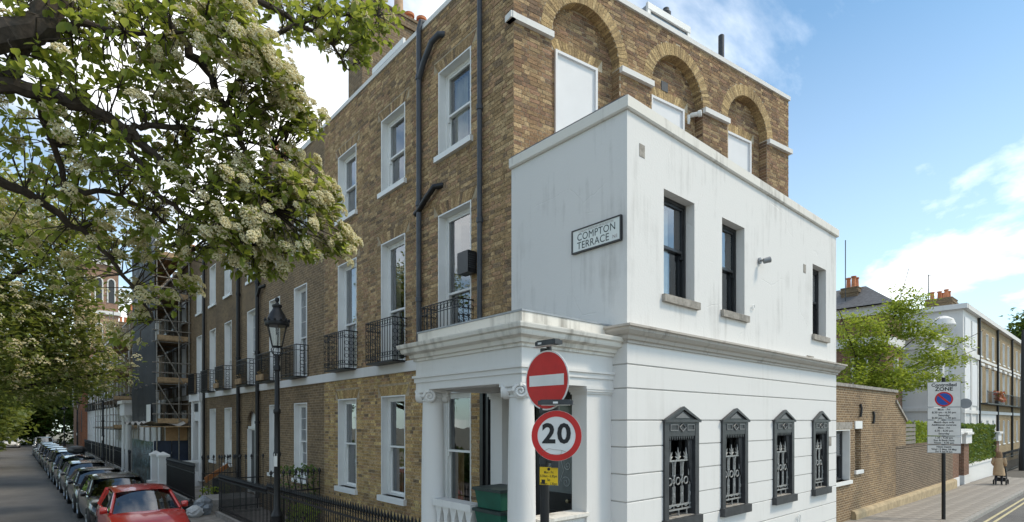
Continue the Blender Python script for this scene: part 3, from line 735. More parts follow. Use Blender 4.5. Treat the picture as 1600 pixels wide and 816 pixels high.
# ground floor windows: black cast surrounds with pediment, valance and grille
def grille(fr, u0, u1, v0, v1, n, w):
    k = 3; dw = (u1-u0)/k; U = lambda u, v: fr.p(u, v, n)
    for i in range(k+1):
        u = u0+dw*i; b = MB(); b.tube([U(u, v0+.1), U(u, v1-.26)], .009, 5)
        for vv in (v0+.32, v1-.5): b.lathe(U(u, vv), [(.004, -.05), (.018, -.02), (.018, .02), (.004, .05)], 6)
        b.build('bar', M_GRILLE, w)
    for i in range(k):
        c = u0+dw*(i+.5); b = MB(); r = dw*.36
        pts = [U(c-r, v0+.62)] + [U(c-r*math.cos(q), v1-.34+r*math.sin(q)*1.6) for q in np.linspace(0, math.pi, 9)] + [U(c+r, v0+.62)]
        b.tube(pts, .010, 5); b.build('loop', M_GRILLE, w); b = MB()
        pts = [U(c-r, v0+.46)] + [U(c-r*math.cos(q), v0+.24-r*math.sin(q)*1.2) for q in np.linspace(0, math.pi, 9)] + [U(c+r, v0+.46)]
        b.tube(pts, .010, 5); b.build('loop', M_GRILLE, w)
        b = MB(); ring(b, U(c, v0+.54), .055, fr.u, Z, .011, 12); ring(b, U(c-dw/2, v0+.54), .035, fr.u, Z, .008, 10); b.build('ring', M_GRILLE, w)
        b = MB()                                     # crest: a palmette between two leaves
        for q, l in ((0, .19), (-.5, .14), (.5, .14), (-1.0, .10), (1.0, .10)):
            e = U(c+math.sin(q)*l, v1-.23+math.cos(q)*l); b.tube([U(c, v1-.23), U(c+math.sin(q)*l*.5, v1-.23+math.cos(q)*l*.6), e], [.012, .014, .004], 5)
        b.build('crest', M_GRILLE, w)
    for vv in (v1-.245, v0+.1, v0+.17):
        b = MB(); b.box(fr, u0-.02, u1+.02, vv-.01, vv+.014, n-.012, n+.012); b.build('rail', M_GRILLE, w)
    for i in (0.35, 1.6, 2.6):
        b = MB(); b.tube([U(u0+dw*i, v0-.05), U(u0+dw*i, v0+.1)], .011, 5); b.build('leg', M_GRILLE, w)
for gi, (a, c) in enumerate(G):
    uc = (a+c)/2; b = MB(); zb, ze = 1.56, 3.06
    b.box(FR, a, a+.11, zb, ze, -.16, .035); b.box(FR, c-.11, c, zb, ze, -.16, .035); b.box(FR, a+.11, c-.11, 2.82, ze, -.08, .03)
    w = b.build('window', M_DGREY, ext)
    b = MB(); b.prism(FR, [(a-.02, ze), (c+.02, ze), (uc, ze+.205)], -.02, .03); b.build('pediment', M_DGREY, w)
    b = MB(); b.prism(FR, [(a-.03, ze), (a+.05, ze), (uc, ze+.165), (uc, ze+.215)], .03, .065); b.prism(FR, [(c+.03, ze), (uc, ze+.215), (uc, ze+.165), (c-.05, ze)], .03, .065); b.box(FR, a-.03, c+.03, ze-.03, ze+.012, .03, .06)
    b.build('pediment_moulding', M_DGREY, w)
    b = MB(); b.prism(FR, [(uc-.2, ze+.035), (uc+.2, ze+.035), (uc, ze+.13)], .03, .042); b.build('tympanum', mat('grey_relief', (.16, .16, .16), .5), w) if gi == 0 else b.build('tympanum', MATS['relief'], w)
    if gi == 0: MATS['relief'] = w.children[-1].data.materials[0]
    b = MB()
    for (q0, q1) in ((a+.14, uc-.13), (uc+.13, c-.14)):
        b.box(FR, q0, q1, 2.90, 2.915, .03, .042); b.box(FR, q0, q1, 2.985, 3.0, .03, .042); b.box(FR, q0, q0+.015, 2.915, 2.985, .03, .042); b.box(FR, q1-.015, q1, 2.915, 2.985, .03, .042)
    for (p, q) in (((uc-.09, 2.95), (uc, 3.01)), ((uc, 3.01), (uc+.09, 2.95)), ((uc+.09, 2.95), (uc, 2.89)), ((uc, 2.89), (uc-.09, 2.95))):
        b.tube([FR.p(*p, .038), FR.p(*q, .038)], .010, 5)
    b.build('lozenge', MATS['relief'], w)
    b = MB(); n = 11
    for i in range(n):                                # scalloped edge of the valance
        q0, q1 = a+.13+(c-a-.26)*i/n, a+.13+(c-a-.26)*(i+1)/n; b.prism(FR, [(q0, 2.83), (q1, 2.83), ((q0+q1)/2, 2.755)], -.06, .02)
    b.build('valance', M_DGREY, w)
    for sg, e in ((1, a+.11), (-1, c-.11)):           # hanging drapes at both sides
        b = MB(); b.prism(FR, [(e, 2.80), (e+sg*.14, 2.80), (e+sg*.115, 2.55), (e+sg*.07, 2.30), (e+sg*.05, 2.12), (e, 2.02)], -.07, -.02)
        for q in (.03, .07, .11): b.tube([FR.p(e+sg*q, 2.8, -.02), FR.p(e+sg*q*.55, 2.3, -.02)], .008, 5)
        b.build('drape', M_DGREY, w)
    MB().box(FR, a-.03, c+.03, zb-.13, zb+.012, -.2, .09).build('sill', M_DGREY, w)
    MB().box(FR, a+.11, c-.11, zb+.012, zb+.02, -.19, .02).build('sill_top', M_STONE, w)
    b = MB(); b.box(FR, a+.11, a+.17, zb, 2.82, -.22, -.17); b.box(FR, c-.17, c-.11, zb, 2.82, -.22, -.17); b.box(FR, a+.17, c-.17, 2.15, 2.2, -.22, -.175); b.box(FR, uc-.015, uc+.015, zb, 2.82, -.215, -.18); b.build('sash', M_BLACK, w)
    b = MB(); b.add(pane_quad(FR, a+.11, c-.11, zb, 2.9, -.20), [(0, 1, 2, 3)]); b.build('pane', M_GLASS, w, fix=False)
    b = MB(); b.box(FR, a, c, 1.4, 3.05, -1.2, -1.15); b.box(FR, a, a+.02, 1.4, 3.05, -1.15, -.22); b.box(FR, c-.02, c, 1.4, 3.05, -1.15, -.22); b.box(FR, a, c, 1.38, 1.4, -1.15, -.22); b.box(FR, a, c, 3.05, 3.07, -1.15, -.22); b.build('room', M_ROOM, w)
    g = grille(FR, a+.14, c-.14, zb+.02, 2.68, -.05, w)
# small fixtures on the wall
for (px, py, s) in ((1003, 236, .09), (1257, 420, .09), (1297, 690, .10)):
    p = ony(px, py, YE); MB().box(FR, p.x-s*.7, p.x+s*.7, p.z-s, p.z+s, -.01, .006).build('air_vent', M_STONE, ext)
p = ony(1186, 408, YE); b = MB(); b.lathe(p, [(.06, -.02), (.06, .03), (.02, .035), (.02, .1)], 12, axis=(0, -1, 0)); b.lathe(p+Vector((-.03, -.1, -.03)), [(.05, 0), (.055, .12), (.03, .13)], 12, axis=(.7, -.75, .25)); b.build('security_light', M_SGREY, ext, smooth=True)
p = ony(1175, 480, YE); b = MB(); ring(b, p+Vector((0, -.03, 0)), .04, Vector((1, 0, 0)), Z, .008); b.build('hook', M_WHITE, ext)
p = ony(1245, 806, YE); b = MB(); b.tube([p+Vector((-.05, -.02, -.25)), p+Vector((-.05, -.05, .0)), p+Vector((0, -.05, .05)), p+Vector((.05, -.05, 0)), p+Vector((.05, -.02, -.25))], .012, 6); b.build('pipe_loop', M_WHITE, ext)
p = ony(1264, 557, YE); b = MB(); b.tube([p+Vector((-.15, -.02, 0)), p+Vector((.2, -.02, 0))], .012, 6); b.build('wire_stub', M_STONE, ext)
# ------------------------------------------------------------------ street name plate
c0 = (4.725+5.62)/2; zc = 5.74
pl = thing('street_nameplate', 'pale enamel street nameplate reading COMPTON TERRACE on the white side wall', 'street sign', (XE-.01, c0, zc))
MB().box(FS, 4.735, 5.615, zc-.158, zc+.158, .012, .035).build('plate', M_PALEG, pl)
b = MB(); b.box(FS, 4.715, 5.635, zc+.158, zc+.176, .005, .045); b.box(FS, 4.715, 5.635, zc-.178, zc-.158, .005, .045); b.box(FS, 4.712, 4.735, zc-.158, zc+.158, .005, .045); b.box(FS, 5.615, 5.638, zc-.158, zc+.158, .005, .045); b.build('frame', M_BLACK, pl)
M_INK = mat('green_black_ink', (.012, .03, .03), .5); M_INKR = mat('faded_red_ink', (.28, .2, .19), .5)
text('COMPTON', .150, M_INK, pl, FS, 5.53, zc+.043, .037, bold=.0, align='LEFT', sx=.93, space=1.05)
text('TERRACE', .150, M_INK, pl, FS, 5.53, zc-.082, .037, bold=.0, align='LEFT', sx=.93, space=1.05)
text('LONDON BOROUGH OF ISLINGTON', .042, M_INKR, pl, FS, c0, zc+.125, .037, sx=.92)
text('N1', .075, M_INKR, pl, FS, 4.82, zc-.10, .037)
# ------------------------------------------------------------------ porch
PX = 4.46; PY = 4.89; PZ = 7.30
porch = thing('entrance_porch', 'white stucco porch with fluted-scroll column capitals beside the corner entrance', 'porch', (5.3, 6.1, 0))
porch['label'] = 'white porch with scroll topped columns sheltering the corner house entrance'
PATH = [(XE+.02, PZ), (PX, PZ), (PX, PY), (XE, PY)]
def pro(mbname, prof, m, path=PATH): return MB().sweep(path, prof, side=1).build(mbname, m, porch)
pro('architrave', [(-.32, 3.52), (0, 3.52), (0, 3.63), (.02, 3.63), (.02, 3.70), (.045, 3.70), (.045, 3.735), (-.32, 3.735)], M_STUC2)
pro('frieze', [(-.30, 3.735), (.0, 3.735), (.0, 3.955), (-.30, 3.955)], M_STUC2)
pro('cornice', [(-.3, 3.955), (.03, 3.955), (.03, 3.99), (.07, 4.0), (.08, 4.05), (.16, 4.075), (.17, 4.10), (.175, 4.135), (.21, 4.15), (.22, 4.19), (.22, 4.205), (-.3, 4.23)], M_CORN)
pro('blocking_course', [(-.16, 4.215), (-.02, 4.21), (-.02, 4.385), (-.16, 4.40)], M_CORN)
pro('lead_capping', [(-.17, 4.388), (-.01, 4.388), (-.01, 4.41), (-.17, 4.42)], M_LEAD)
MB().wb(PX+.1, XE, PY+.1, PZ-.1, 4.18, 4.2).build('porch_roof', M_LEAD, porch)
MB().wb(PX+.3, XE, PY+.3, PZ-.3, 3.70, 3.73).build('ceiling', M_STUC2, porch)
def volute(c, fr, r=.092):
    b = MB(); pts = []
    for i in range(30):
        q = i*.45; rr = r*(1-i/31); pts.append(c+fr.u*(math.cos(q)*rr)+Z*(math.sin(q)*rr)+fr.n*(.02*i/30))
    b.tube(pts, [.026*(1-i/42) for i in range(30)], 6)
    b.lathe(c-fr.n*.08, [(r, 0), (r, .075), (.02, .08)], 14, axis=fr.n); return b
FPL = Fr((0, 0, 0), (0, 1), (-1, 0)); FPR = Fr((0, 0, 0), (1, 0), (0, -1))
for (x, y) in ((4.64, 5.09), (4.64, 7.10)):
    b = MB(); b.lathe((x, y, .9), [(.235, 0), (.235, .07), (.2, .09), (.215, .13), (.185, .17), (.178, .2), (.178, 1.0), (.172, 1.7), (.158, 2.35), (.158, 2.44), (.172, 2.45), (.172, 2.47), (.158, 2.475), (.158, 2.5)], 28)
    col = b.build('column', M_STUC2, porch, smooth=True)
    b = MB(); b.wb(x-.2, x+.2, y-.2, y+.2, 3.475, 3.518); b.lathe((x, y, 3.38), [(.16, 0), (.2, .04), (.17, .09)], 20); b.build('capital', M_STUC2, col, smooth=True)
    for (dx, dy) in ((-.165, .165), (-.165, -.165), (.165, -.165), (.165, .165)):
        f = Fr((0, 0, 0), (dy, -dx), (dx, dy)); f.u.normalize(); f.n.normalize()
        volute(Vector((x+dx, y+dy, 3.415)), f).build('volute', M_STUC2, col, smooth=True)
b = MB()
b.wb(5.68, XE, PY+.03, PY+.3, .0, 3.42); b.wb(5.66, XE, PY+.01, PY+.31, 3.42, 3.45); b.wb(5.64, XE, PY-.01, PY+.32, 3.45, 3.48); b.wb(5.62, XE, PY-.02, PY+.33, 3.48, 3.518); b.build('pilaster', M_STUC2, porch)
b = MB(); b.wb(5.92, XE+.02, PZ-.32, PZ-.02, 0, 3.42); b.wb(5.90, XE+.02, PZ-.34, PZ, 3.42, 3.46); b.wb(5.87, XE+.02, PZ-.36, PZ+.01, 3.46, 3.518); b.build('pilaster', M_STUC2, porch)
MB().wb(PX-.06, XE, PY-.02, PZ+.06, -.1, .9).build('plinth', M_STUC2, porch)
# low wall on the side street, balustrade towards the terrace
MB().wb(4.85, 5.68, PY+.06, PY+.24, .9, 1.74).build('side_parapet', M_STUC2, porch)
MB().sweep([(4.80, PY+.04), (5.70, PY+.04)], [(-.24, 1.74), (.0, 1.74), (.02, 1.76), (.05, 1.77), (.05, 1.81), (-.24, 1.82)], side=1).build('parapet_cap', M_CORN, porch)
MB().wb(PX+.06, PX+.28, 6.0, 6.93, 1.80, 1.90).build('balustrade_rail', M_STUC2, porch)
MB().wb(PX+.06, PX+.28, 6.0, 6.93, .9, 1.08).build('balustrade_base', M_STUC2, porch)
FB = Fr((PX+.1, 0, 0), (0, 1), (-1, 0))
for i in range(5):                                    # arched openings left between flat balusters
    y = 6.095+i*.185
    b = MB(); b.prism(FB, [(y-.05, 1.08), (y+.05, 1.08), (y+.045, 1.3), (y+.032, 1.55), (y+.04, 1.66), (y+.07, 1.745), (y+.0925, 1.80), (y-.0925, 1.80), (y-.07, 1.745), (y-.04, 1.66), (y-.032, 1.55), (y-.045, 1.3)], -.14, .0); b.build('baluster', M_STUC2, porch)
# entrance door
b = MB(); b.box(FS, 5.36, 5.46, .9, 3.5, -.14, .03); b.box(FS, 6.54, 6.64, .9, 3.5, -.14, .03); b.box(FS, 5.46, 6.54, 3.40, 3.5, -.14, .03); b.box(FS, 5.46, 6.54, 2.98, 3.06, -.14, .02)
door = b.build('entrance_door', M_BLACK, porch)
b = MB(); b.box(FS, 5.46, 6.54, .9, 2.98, -.11, -.06); b.box(FS, 5.46, 5.6, .9, 2.98, -.06, -.035); b.box(FS, 6.4, 6.54, .9, 2.98, -.06, -.035); b.box(FS, 5.6, 6.4, 1.72, 1.92, -.06, -.037); b.box(FS, 5.6, 6.4, 2.86, 2.98, -.06, -.037); b.box(FS, 5.6, 6.4, .9, 1.1, -.06, -.037); b.box(FS, 5.68, 6.32, 1.18, 1.64, -.06, -.045); b.build('door_leaf', M_BLACK, door)
M_ETCH = mat('etched_glass', (.16, .18, .18), .25, var=.15, scale=3); M_ETCHL = mat('etched_ornament', (.50, .53, .52), .5)
MB().box(FS, 5.62, 6.38, 1.93, 2.85, -.059, -.05).build('etched_pane', M_ETCH, door)
b = MB(); f = lambda u, v: FS.p(u, v, -.046)
for sg in (-1, 1):
    for (cu, cv, r, tn) in ((.17, 2.10, .10, 1), (.2, 2.36, .07, -1), (.12, 2.56, .08, 1)):
        pts = [f(6.0+sg*(cu-r*(1-i/22)*math.cos(i*.5)), cv+tn*r*(1-i/22)*math.sin(i*.5)) for i in range(20)]; b.tube(pts, .006, 4)
    b.tube([f(6.0+sg*.33, 1.97), f(6.0+sg*.33, 2.81)], .005, 4); b.tube([f(6.0, 2.03), f(6.0+sg*.12, 2.28), f(6.0, 2.6), f(6.0+sg*.1, 2.74)], .006, 4)
b.build('etched_scrolls', M_ETCHL, door)
MB().box(FS, 5.47, 6.53, 3.06, 3.4, -.09, -.08).build('fanlight', mat('fanlight_glass', (.09, .10, .085), .1, var=.2), door)
b = MB(); b.lathe(FS.p(5.75, 1.82, -.04), [(.02, 0), (.015, .03), (.032, .045), (.03, .065), (.01, .07)], 12, axis=(-1, 0, 0)); b.build('door_knob', mat('dull_brass', (.30, .25, .16), .35, .8), door, smooth=True)
MB().box(FS, 5.365, 5.40, 1.86, 1.97, .03, .042).build('bell_plate', mat('bell_brass', (.3, .26, .18), .4, .7), door)
# black pipe boxing in the corner beside the porch
b = MB(); b.box(FL, 7.46, 7.78, 1.0, 3.9, .01, .16); b.box(FL, 7.5, 7.56, 1.0, 3.9, .16, .19); b.box(FL, 7.64, 7.70, 1.0, 3.9, .16, .20); b.build('pipe_casing', M_BLACK, corner)
# ------------------------------------------------------------------ recycling boxes in the porch
M_BIN = mat('green_plastic', (.012, .095, .062), .5, var=.2, scale=4); M_LID = mat('dark_green_lid', (.02, .035, .034), .5)
for k, (z, h) in enumerate(((.9, .70), (1.61, .26), (1.885, .27))):
    t = thing('recycling_box', ['tall dark green bin at the bottom of the stack in the porch', 'green plastic recycling box in the middle of the porch stack', 'green plastic recycling box with dark lid, topmost of the porch stack'][k], 'box', (4.78, 5.66, z))
    a, c, e, f = 4.58, 4.98, 5.42, 5.90; b = MB()
    b.add([(a, e, z), (c, e, z), (c, f, z), (a, f, z), (a-.04, e-.04, z+h), (c+.04, e-.04, z+h), (c+.04, f+.04, z+h), (a-.04, f+.04, z+h)], [(3, 2, 1, 0), (4, 5, 6, 7), (0, 1, 5, 4), (1, 2, 6, 5), (2, 3, 7, 6), (3, 0, 4, 7)]); b.build('body', M_BIN, t)
    MB().wb(a-.06, c+.06, e-.06, f+.06, z+h-.035, z+h+.005).build('lid', M_LID, t)
# ------------------------------------------------------------------ traffic sign post
PP = at(851, 700, 5.3); PB = Vector((PP.x, PP.y, 0))
sp = thing('traffic_sign_post', 'grey post with round no entry sign above round 20 speed limit sign', 'road sign', PB)
def wedge(z): return H-(z-HZ)/F*5.3
MB().tube([PB+Z*-.1, PB+Z*(wedge(545))], .044, 16).build('pole', M_BLACK, sp, smooth=True)
def disc_sign(c, n, r, t=.004):
    n = Vector((n[0], n[1], 0)).normalized(); return Fr((c.x, c.y, c.z), (-n.y, n.x), (n.x, n.y))
def circle(mb, fr, r, n0, n1, seg=48, u=0, v=0, r2=None):
    if r2 is None: mb.prism(fr, [(u+r*math.cos(2*math.pi*i/seg), v+r*math.sin(2*math.pi*i/seg)) for i in range(seg)], n0, n1)
    else:
        P = [fr.p(u+q*math.cos(2*math.pi*i/seg), v+q*math.sin(2*math.pi*i/seg), n) for n in (n0, n1) for q in (r2, r) for i in range(seg)]
        fs = []
        for i in range(seg):
            j = (i+1) % seg; a = lambda k, i: k*seg+i
            fs += [(a(2, i), a(2, j), a(3, j), a(3, i)), (a(0, j), a(0, i), a(1, i), a(1, j)), (a(1, i), a(3, i), a(3, j), a(1, j)), (a(0, i), a(0, j), a(2, j), a(2, i))]
        mb.add(P, fs)
    return mb
vd = Vector((-PP.x, -PP.y, 0)).normalized()
rot = lambda v, d: Vector((v.x*math.cos(math.radians(d))-v.y*math.sin(math.radians(d)), v.x*math.sin(math.radians(d))+v.y*math.cos(math.radians(d)), 0))
# no entry, turned towards the terrace road
nd = rot(vd, -44); c = at(854.5, 594.5, 5.22); fr = disc_sign(c, nd, .28)
b = circle(MB(), fr, .285, .0, .006); ne = b.build('no_entry_plate', M_SWHITE, sp); 
circle(MB(), fr, .270, .006, .009).build('red_disc', M_RED, ne)
MB().box(fr, -.225, .225, -.052, .052, .009, .012).build('white_bar', M_SWHITE, ne)
circle(MB(), fr, .275, -.01, -.002).build('back_plate', M_SGREY, ne)
nd2 = rot(vd, -8); c2 = at(869.5, 681, 5.12); fr2 = disc_sign(c2, nd2, .23)
b = circle(MB(), fr2, .236, .0, .006); sl = b.build('speed_limit_plate', M_SWHITE, sp)
circle(MB(), fr2, .234, .006, .009, r2=.178).build('red_ring', M_RED, sl)
text('20', .255, M_SBLACK, sl, fr2, 0, .012, .0095, name='numerals', bold=.0075, sx=1.0, space=1.12)
circle(MB(), fr2, .228, -.01, -.002).build('back_plate', M_SGREY, sl)
b = MB(); b.tube([fr2.p(.09, -.15, .0095), fr2.p(.05, -.135, .0095), fr2.p(-.02, -.13, .0095), fr2.p(-.07, -.12, .0095), fr2.p(-.13, -.15, .0095)], .0016, 3); b.tube([fr2.p(.05, -.135, .0095), fr2.p(.045, -.17, .0095), fr2.p(-.09, -.175, .0095)], .0016, 3); b.build('scratch_marks', M_CLAY, sl)
# brackets and lamps over the two plates
for (fr_, top, name, r) in ((fr, .31, 'sign_lamp', .285), (fr2, .275, 'sign_lamp', .236)):
    b = MB(); b.tube([fr_.p(0, .0, -.035), fr_.p(0, top, -.035)], .024, 10); b.tube([fr_.p(0, top, -.04), fr_.p(0, top+.03, .0), fr_.p(0, top+.035, .05)], .022, 8)
    l = b.build('sign_lamp', M_DGREY, sp, smooth=True)
    b = MB(); b.box(fr_, -.16 if r < .25 else -.06, .16 if r < .25 else .20, top+.012, top+.05, .0, .10); b.box(fr_, -.14 if r < .25 else -.05, .14 if r < .25 else .18, top+.05, top+.06, .01, .09); b.build('lamp_housing', M_DGREY, l)
    MB().box(fr_, -.13, .13, top+.006, top+.012, .015, .085).build('lamp_lens', M_SWHITE, l)
    MB().box(fr_, -.02, .025, top+.022, top+.04, .10, .103).build('lamp_badge', M_SWHITE, l)
for (z0, cc, f_) in ((594, c, fr), (640, c2, fr2), (720, c2, fr2)):
    zz = wedge(z0); MB().tube([Vector((PB.x, PB.y, zz)), Vector((cc.x, cc.y, zz))-f_.n*.02], .018, 8).build('bracket', M_DGREY, sp)
    MB().lathe(Vector((PB.x, PB.y, zz)), [(.05, -.03), (.052, -.028), (.052, .028), (.05, .03)], 14).build('clamp', M_DGREY, sp, smooth=True)
MB().box(fr2, -.05, .02, -.30, -.19, -.04, -.005).build('junction_box', M_DGREY, sp)
# yellow waiting times plate
c3 = at(857.5, 744, 5.22); fr3 = disc_sign(c3, rot(vd, -14), .1)
yp_ = MB().prism(fr3, [(-.088, -.085), (.088, -.085), (.088, .085), (.05, .085), (.0, .085), (-.088, .085)], 0, .004).build('yellow_plate', M_YEL, sp)
for i, s_ in enumerate(('Mon - Fri', '8.30am - 6.30pm', 'Sat', '8.30am - 1.30pm')): text(s_, .034, M_SBLACK, yp_, fr3, 0 if i % 2 else 0, .035-.036*i, .0045, sx=.72, bold=.0006)
circle(MB(), fr3, .014, .004, .006, 20, v=.066).build('bolt', M_SBLACK, yp_)
MB().box(fr3, -.07, -.035, -.075, -.035, .004, .006).build('sticker', M_SBLACK, yp_)
# ------------------------------------------------------------------ the terrace beyond the corner house
def terrace_house(name, label, y0, y1, cs, wm, door=None, door_style='arch', top=11.2, w=1.05, fine=True, cols=2, rows=3, gcols=2, stuc=False, balc=True):
    h = thing(name, label, 'house', (X0, y0, gz(X0, y0)))
    O2 = ops_row(cs, w, 8.30, 10.05); O1 = ops_row(cs, w, 4.39, 7.18); gs = [c for c in cs if c != door]; OGr = ops_row(gs, w, 1.28, 3.60)
    ops = O2+O1+OGr
    if door: ops.append((door-.62, door+.62, .35, 3.45))
    b = MB(); wall_quads(b, FL, y0, y1, 4.36 if stuc else -.6, top, [o for o in ops if not stuc or o[2] > 4.3], .16); b.build('front_wall', wm, h)
    if stuc: b = MB(); wall_quads(b, FL, y0, y1, -.6, 4.36, [o for o in ops if o[2] < 4.3], .16, .02); b.build('ground_floor_wall', M_STUC2, h)
    MB().box(FL, y0, y1, 4.13, 4.36, 0.005, .05).build('string_course', M_STUC2, h)
    MB().box(FL, y0, y1, top, top+.15, -.3, .04).build('coping', M_STUC2, h)
    b = MB(); b.add([(X0+.3, y0, top-.2), (X0+9, y0, top-.2), (X0+9, y1, top-.2), (X0+.3, y1, top-.2)], [(0, 1, 2, 3)]); b.add([(X0+9, y0, -.5), (X0+9, y1, -.5), (X0+9, y1, top), (X0+9, y0, top)], [(0, 1, 2, 3)]); b.build('roof', M_SLATE, h)
    chimney(h, X0+1.0, X0+3.2, y1-.55, y1+.5, top-.2, top+2.5, [(X0+1.3+.4*i, y1, .6) for i in range(5)])
    for o in O2: window(FL, o, h, cols=cols, rows=rows if fine else 1, simple=True, curtain=[(0, 1, M_CURT, .0, 1)] if random.random() < .5 else None)
    for o in O1: window(FL, o, h, cols=cols, rows=rows if fine else 1, simple=True, sill=False, meet=.45, curtain=[(0, .4, M_CURT, 0, 1)])
    for o in OGr: window(FL, o, h, cols=gcols, rows=rows if fine else 1, simple=True, curtain=[(0, .4, M_CURT, 0, 1)])
    if balc:
        for c in cs: balcony(FL, c-.62, c+.62, 4.38, h, fine=False)
    if door:
        o = ops[-1]; b = MB()
        if door_style == 'arch':
            pts = [(o[0], 2.85)]+[(door-.62*math.cos(q), 2.83+.6*math.sin(q)) for q in np.linspace(0, math.pi, 15)]+[(o[1], 2.85), (o[1], 3.46), (o[0], 3.46)]
            b2 = MB()
            for i in range(15): 
                q0, q1 = math.pi*i/15, math.pi*(i+1)/15
                b2.prism(FL, [(door-.62*math.cos(q0), 2.83+.6*math.sin(q0)), (door-.62*math.cos(q1), 2.83+.6*math.sin(q1)), (door-.62*math.cos(q1), 3.46), (door-.62*math.cos(q0), 3.46)], -.05, .0)
            b2.build('arch_spandrel', wm, h)
            b.box(FL, o[0], o[1], .35, 3.45, -.20, -.16); d = b.build('entrance_door', M_WHITE, h)
            MB().box(FL, o[0]+.04, o[1]-.04, 2.75, 2.85, -.16, -.04).build('transom', M_WHITE, d)
            b = MB(); b.box(FL, door-.45, door+.45, .4, 2.7, -.16, -.13); b.build('door_leaf', M_BLACK, d)
            MB().box(FL, o[0], door-.3, .35, 2.75, -.16, -.02).build('jamb_lining', M_WHITE, d); MB().box(FL, o[1]-.06, o[1], .35, 2.75, -.16, -.02).build('jamb_lining', M_WHITE, d)
        else:
            b.box(FL, door-1.0, door-.55, .2, 4.0, -.1, .16); b.box(FL, door+.55, door+1.0, .2, 4.0, -.1, .16); b.box(FL, door-1.08, door+1.08, 4.0, 4.36, -.1, .24); b.box(FL, door-.55, door+.55, 3.05, 4.0, -.1, .1)
            d = b.build('door_surround', M_STUC2, h)
            MB().box(FL, door-.5, door+.5, 3.5, 3.9, .1, .12).build('panel', M_DGREY, d)
            MB().box(FL, door-.55, door+.55, .3, 3.05, -.16, -.1).build('entrance_door', M_DGREY, h)
    return h
h2 = terrace_house('brick_house', 'brown brick terraced house with arched white doorway next to the corner house', 15.05, 23.1, [16.85, 19.2, 21.75], M_BR2, 21.75)
for (y, z1) in ((20.75, 11.2),):
    pipe([FL.p(y, .3, .1), FL.p(y, z1, .1)], .07, h2, M_IRON, [FL.p(y, z, .1) for z in (3, 5.5, 8, 10)])
MB().tube([FL.p(20.75, 7.5, .1), FL.p(20.4, 7.75, .12), FL.p(20.15, 7.8, 0)], .06, 8).build('branch', M_IRON, h2, smooth=True)
h3 = terrace_house('brick_house', 'dark brick terraced house with flat white door surround between two downpipes', 23.1, 31.9, [24.95, 27.5, 30.1], M_BR3, 30.1, 'flat')
pipe([FL.p(23.15, .3, .1), FL.p(23.15, 11, .1)], .07, h3, M_IRON, [FL.p(23.15, z, .1) for z in (3, 5.5, 8)])
pipe([FL.p(28.75, .3, .1), FL.p(28.75, 11, .1)], .06, h3, M_IRON)
for c, hh in ((24.95, .0), (21.75, .0), (19.2, 0)):          # tan window boxes on three balconies
    t = thing('window_box', 'tan planter hung on the balcony of the ' + {24.95: 'dark brick house', 21.75: 'window over the arched doorway', 19.2: 'middle window next to the corner house'}[c], 'planter', (X0-.3, c+.3, 4.40))
    MB().box(FL, c-.05, c+.62, 4.42, 4.62, .22, .42).build('trough', M_WOOD, t)
    b = MB()
    for i in range(26):
        p = FL.p(c+random.uniform(0, .58), 4.62+random.uniform(0, .10), random.uniform(.2, .42)); d = Vector((random.uniform(-1, 1), random.uniform(-1, 1), random.uniform(-.2, 1)))*.08
        b.add([p, p+d+Vector((.03, 0, 0)), p+d*1.6, p+d-Vector((.03, 0, 0))], [(0, 1, 2, 3)])
    b.build('dry_leaves', mat('dry_leaf', (.32, .22, .10), .9, var=.4, scale=20), t, kind='stuff')
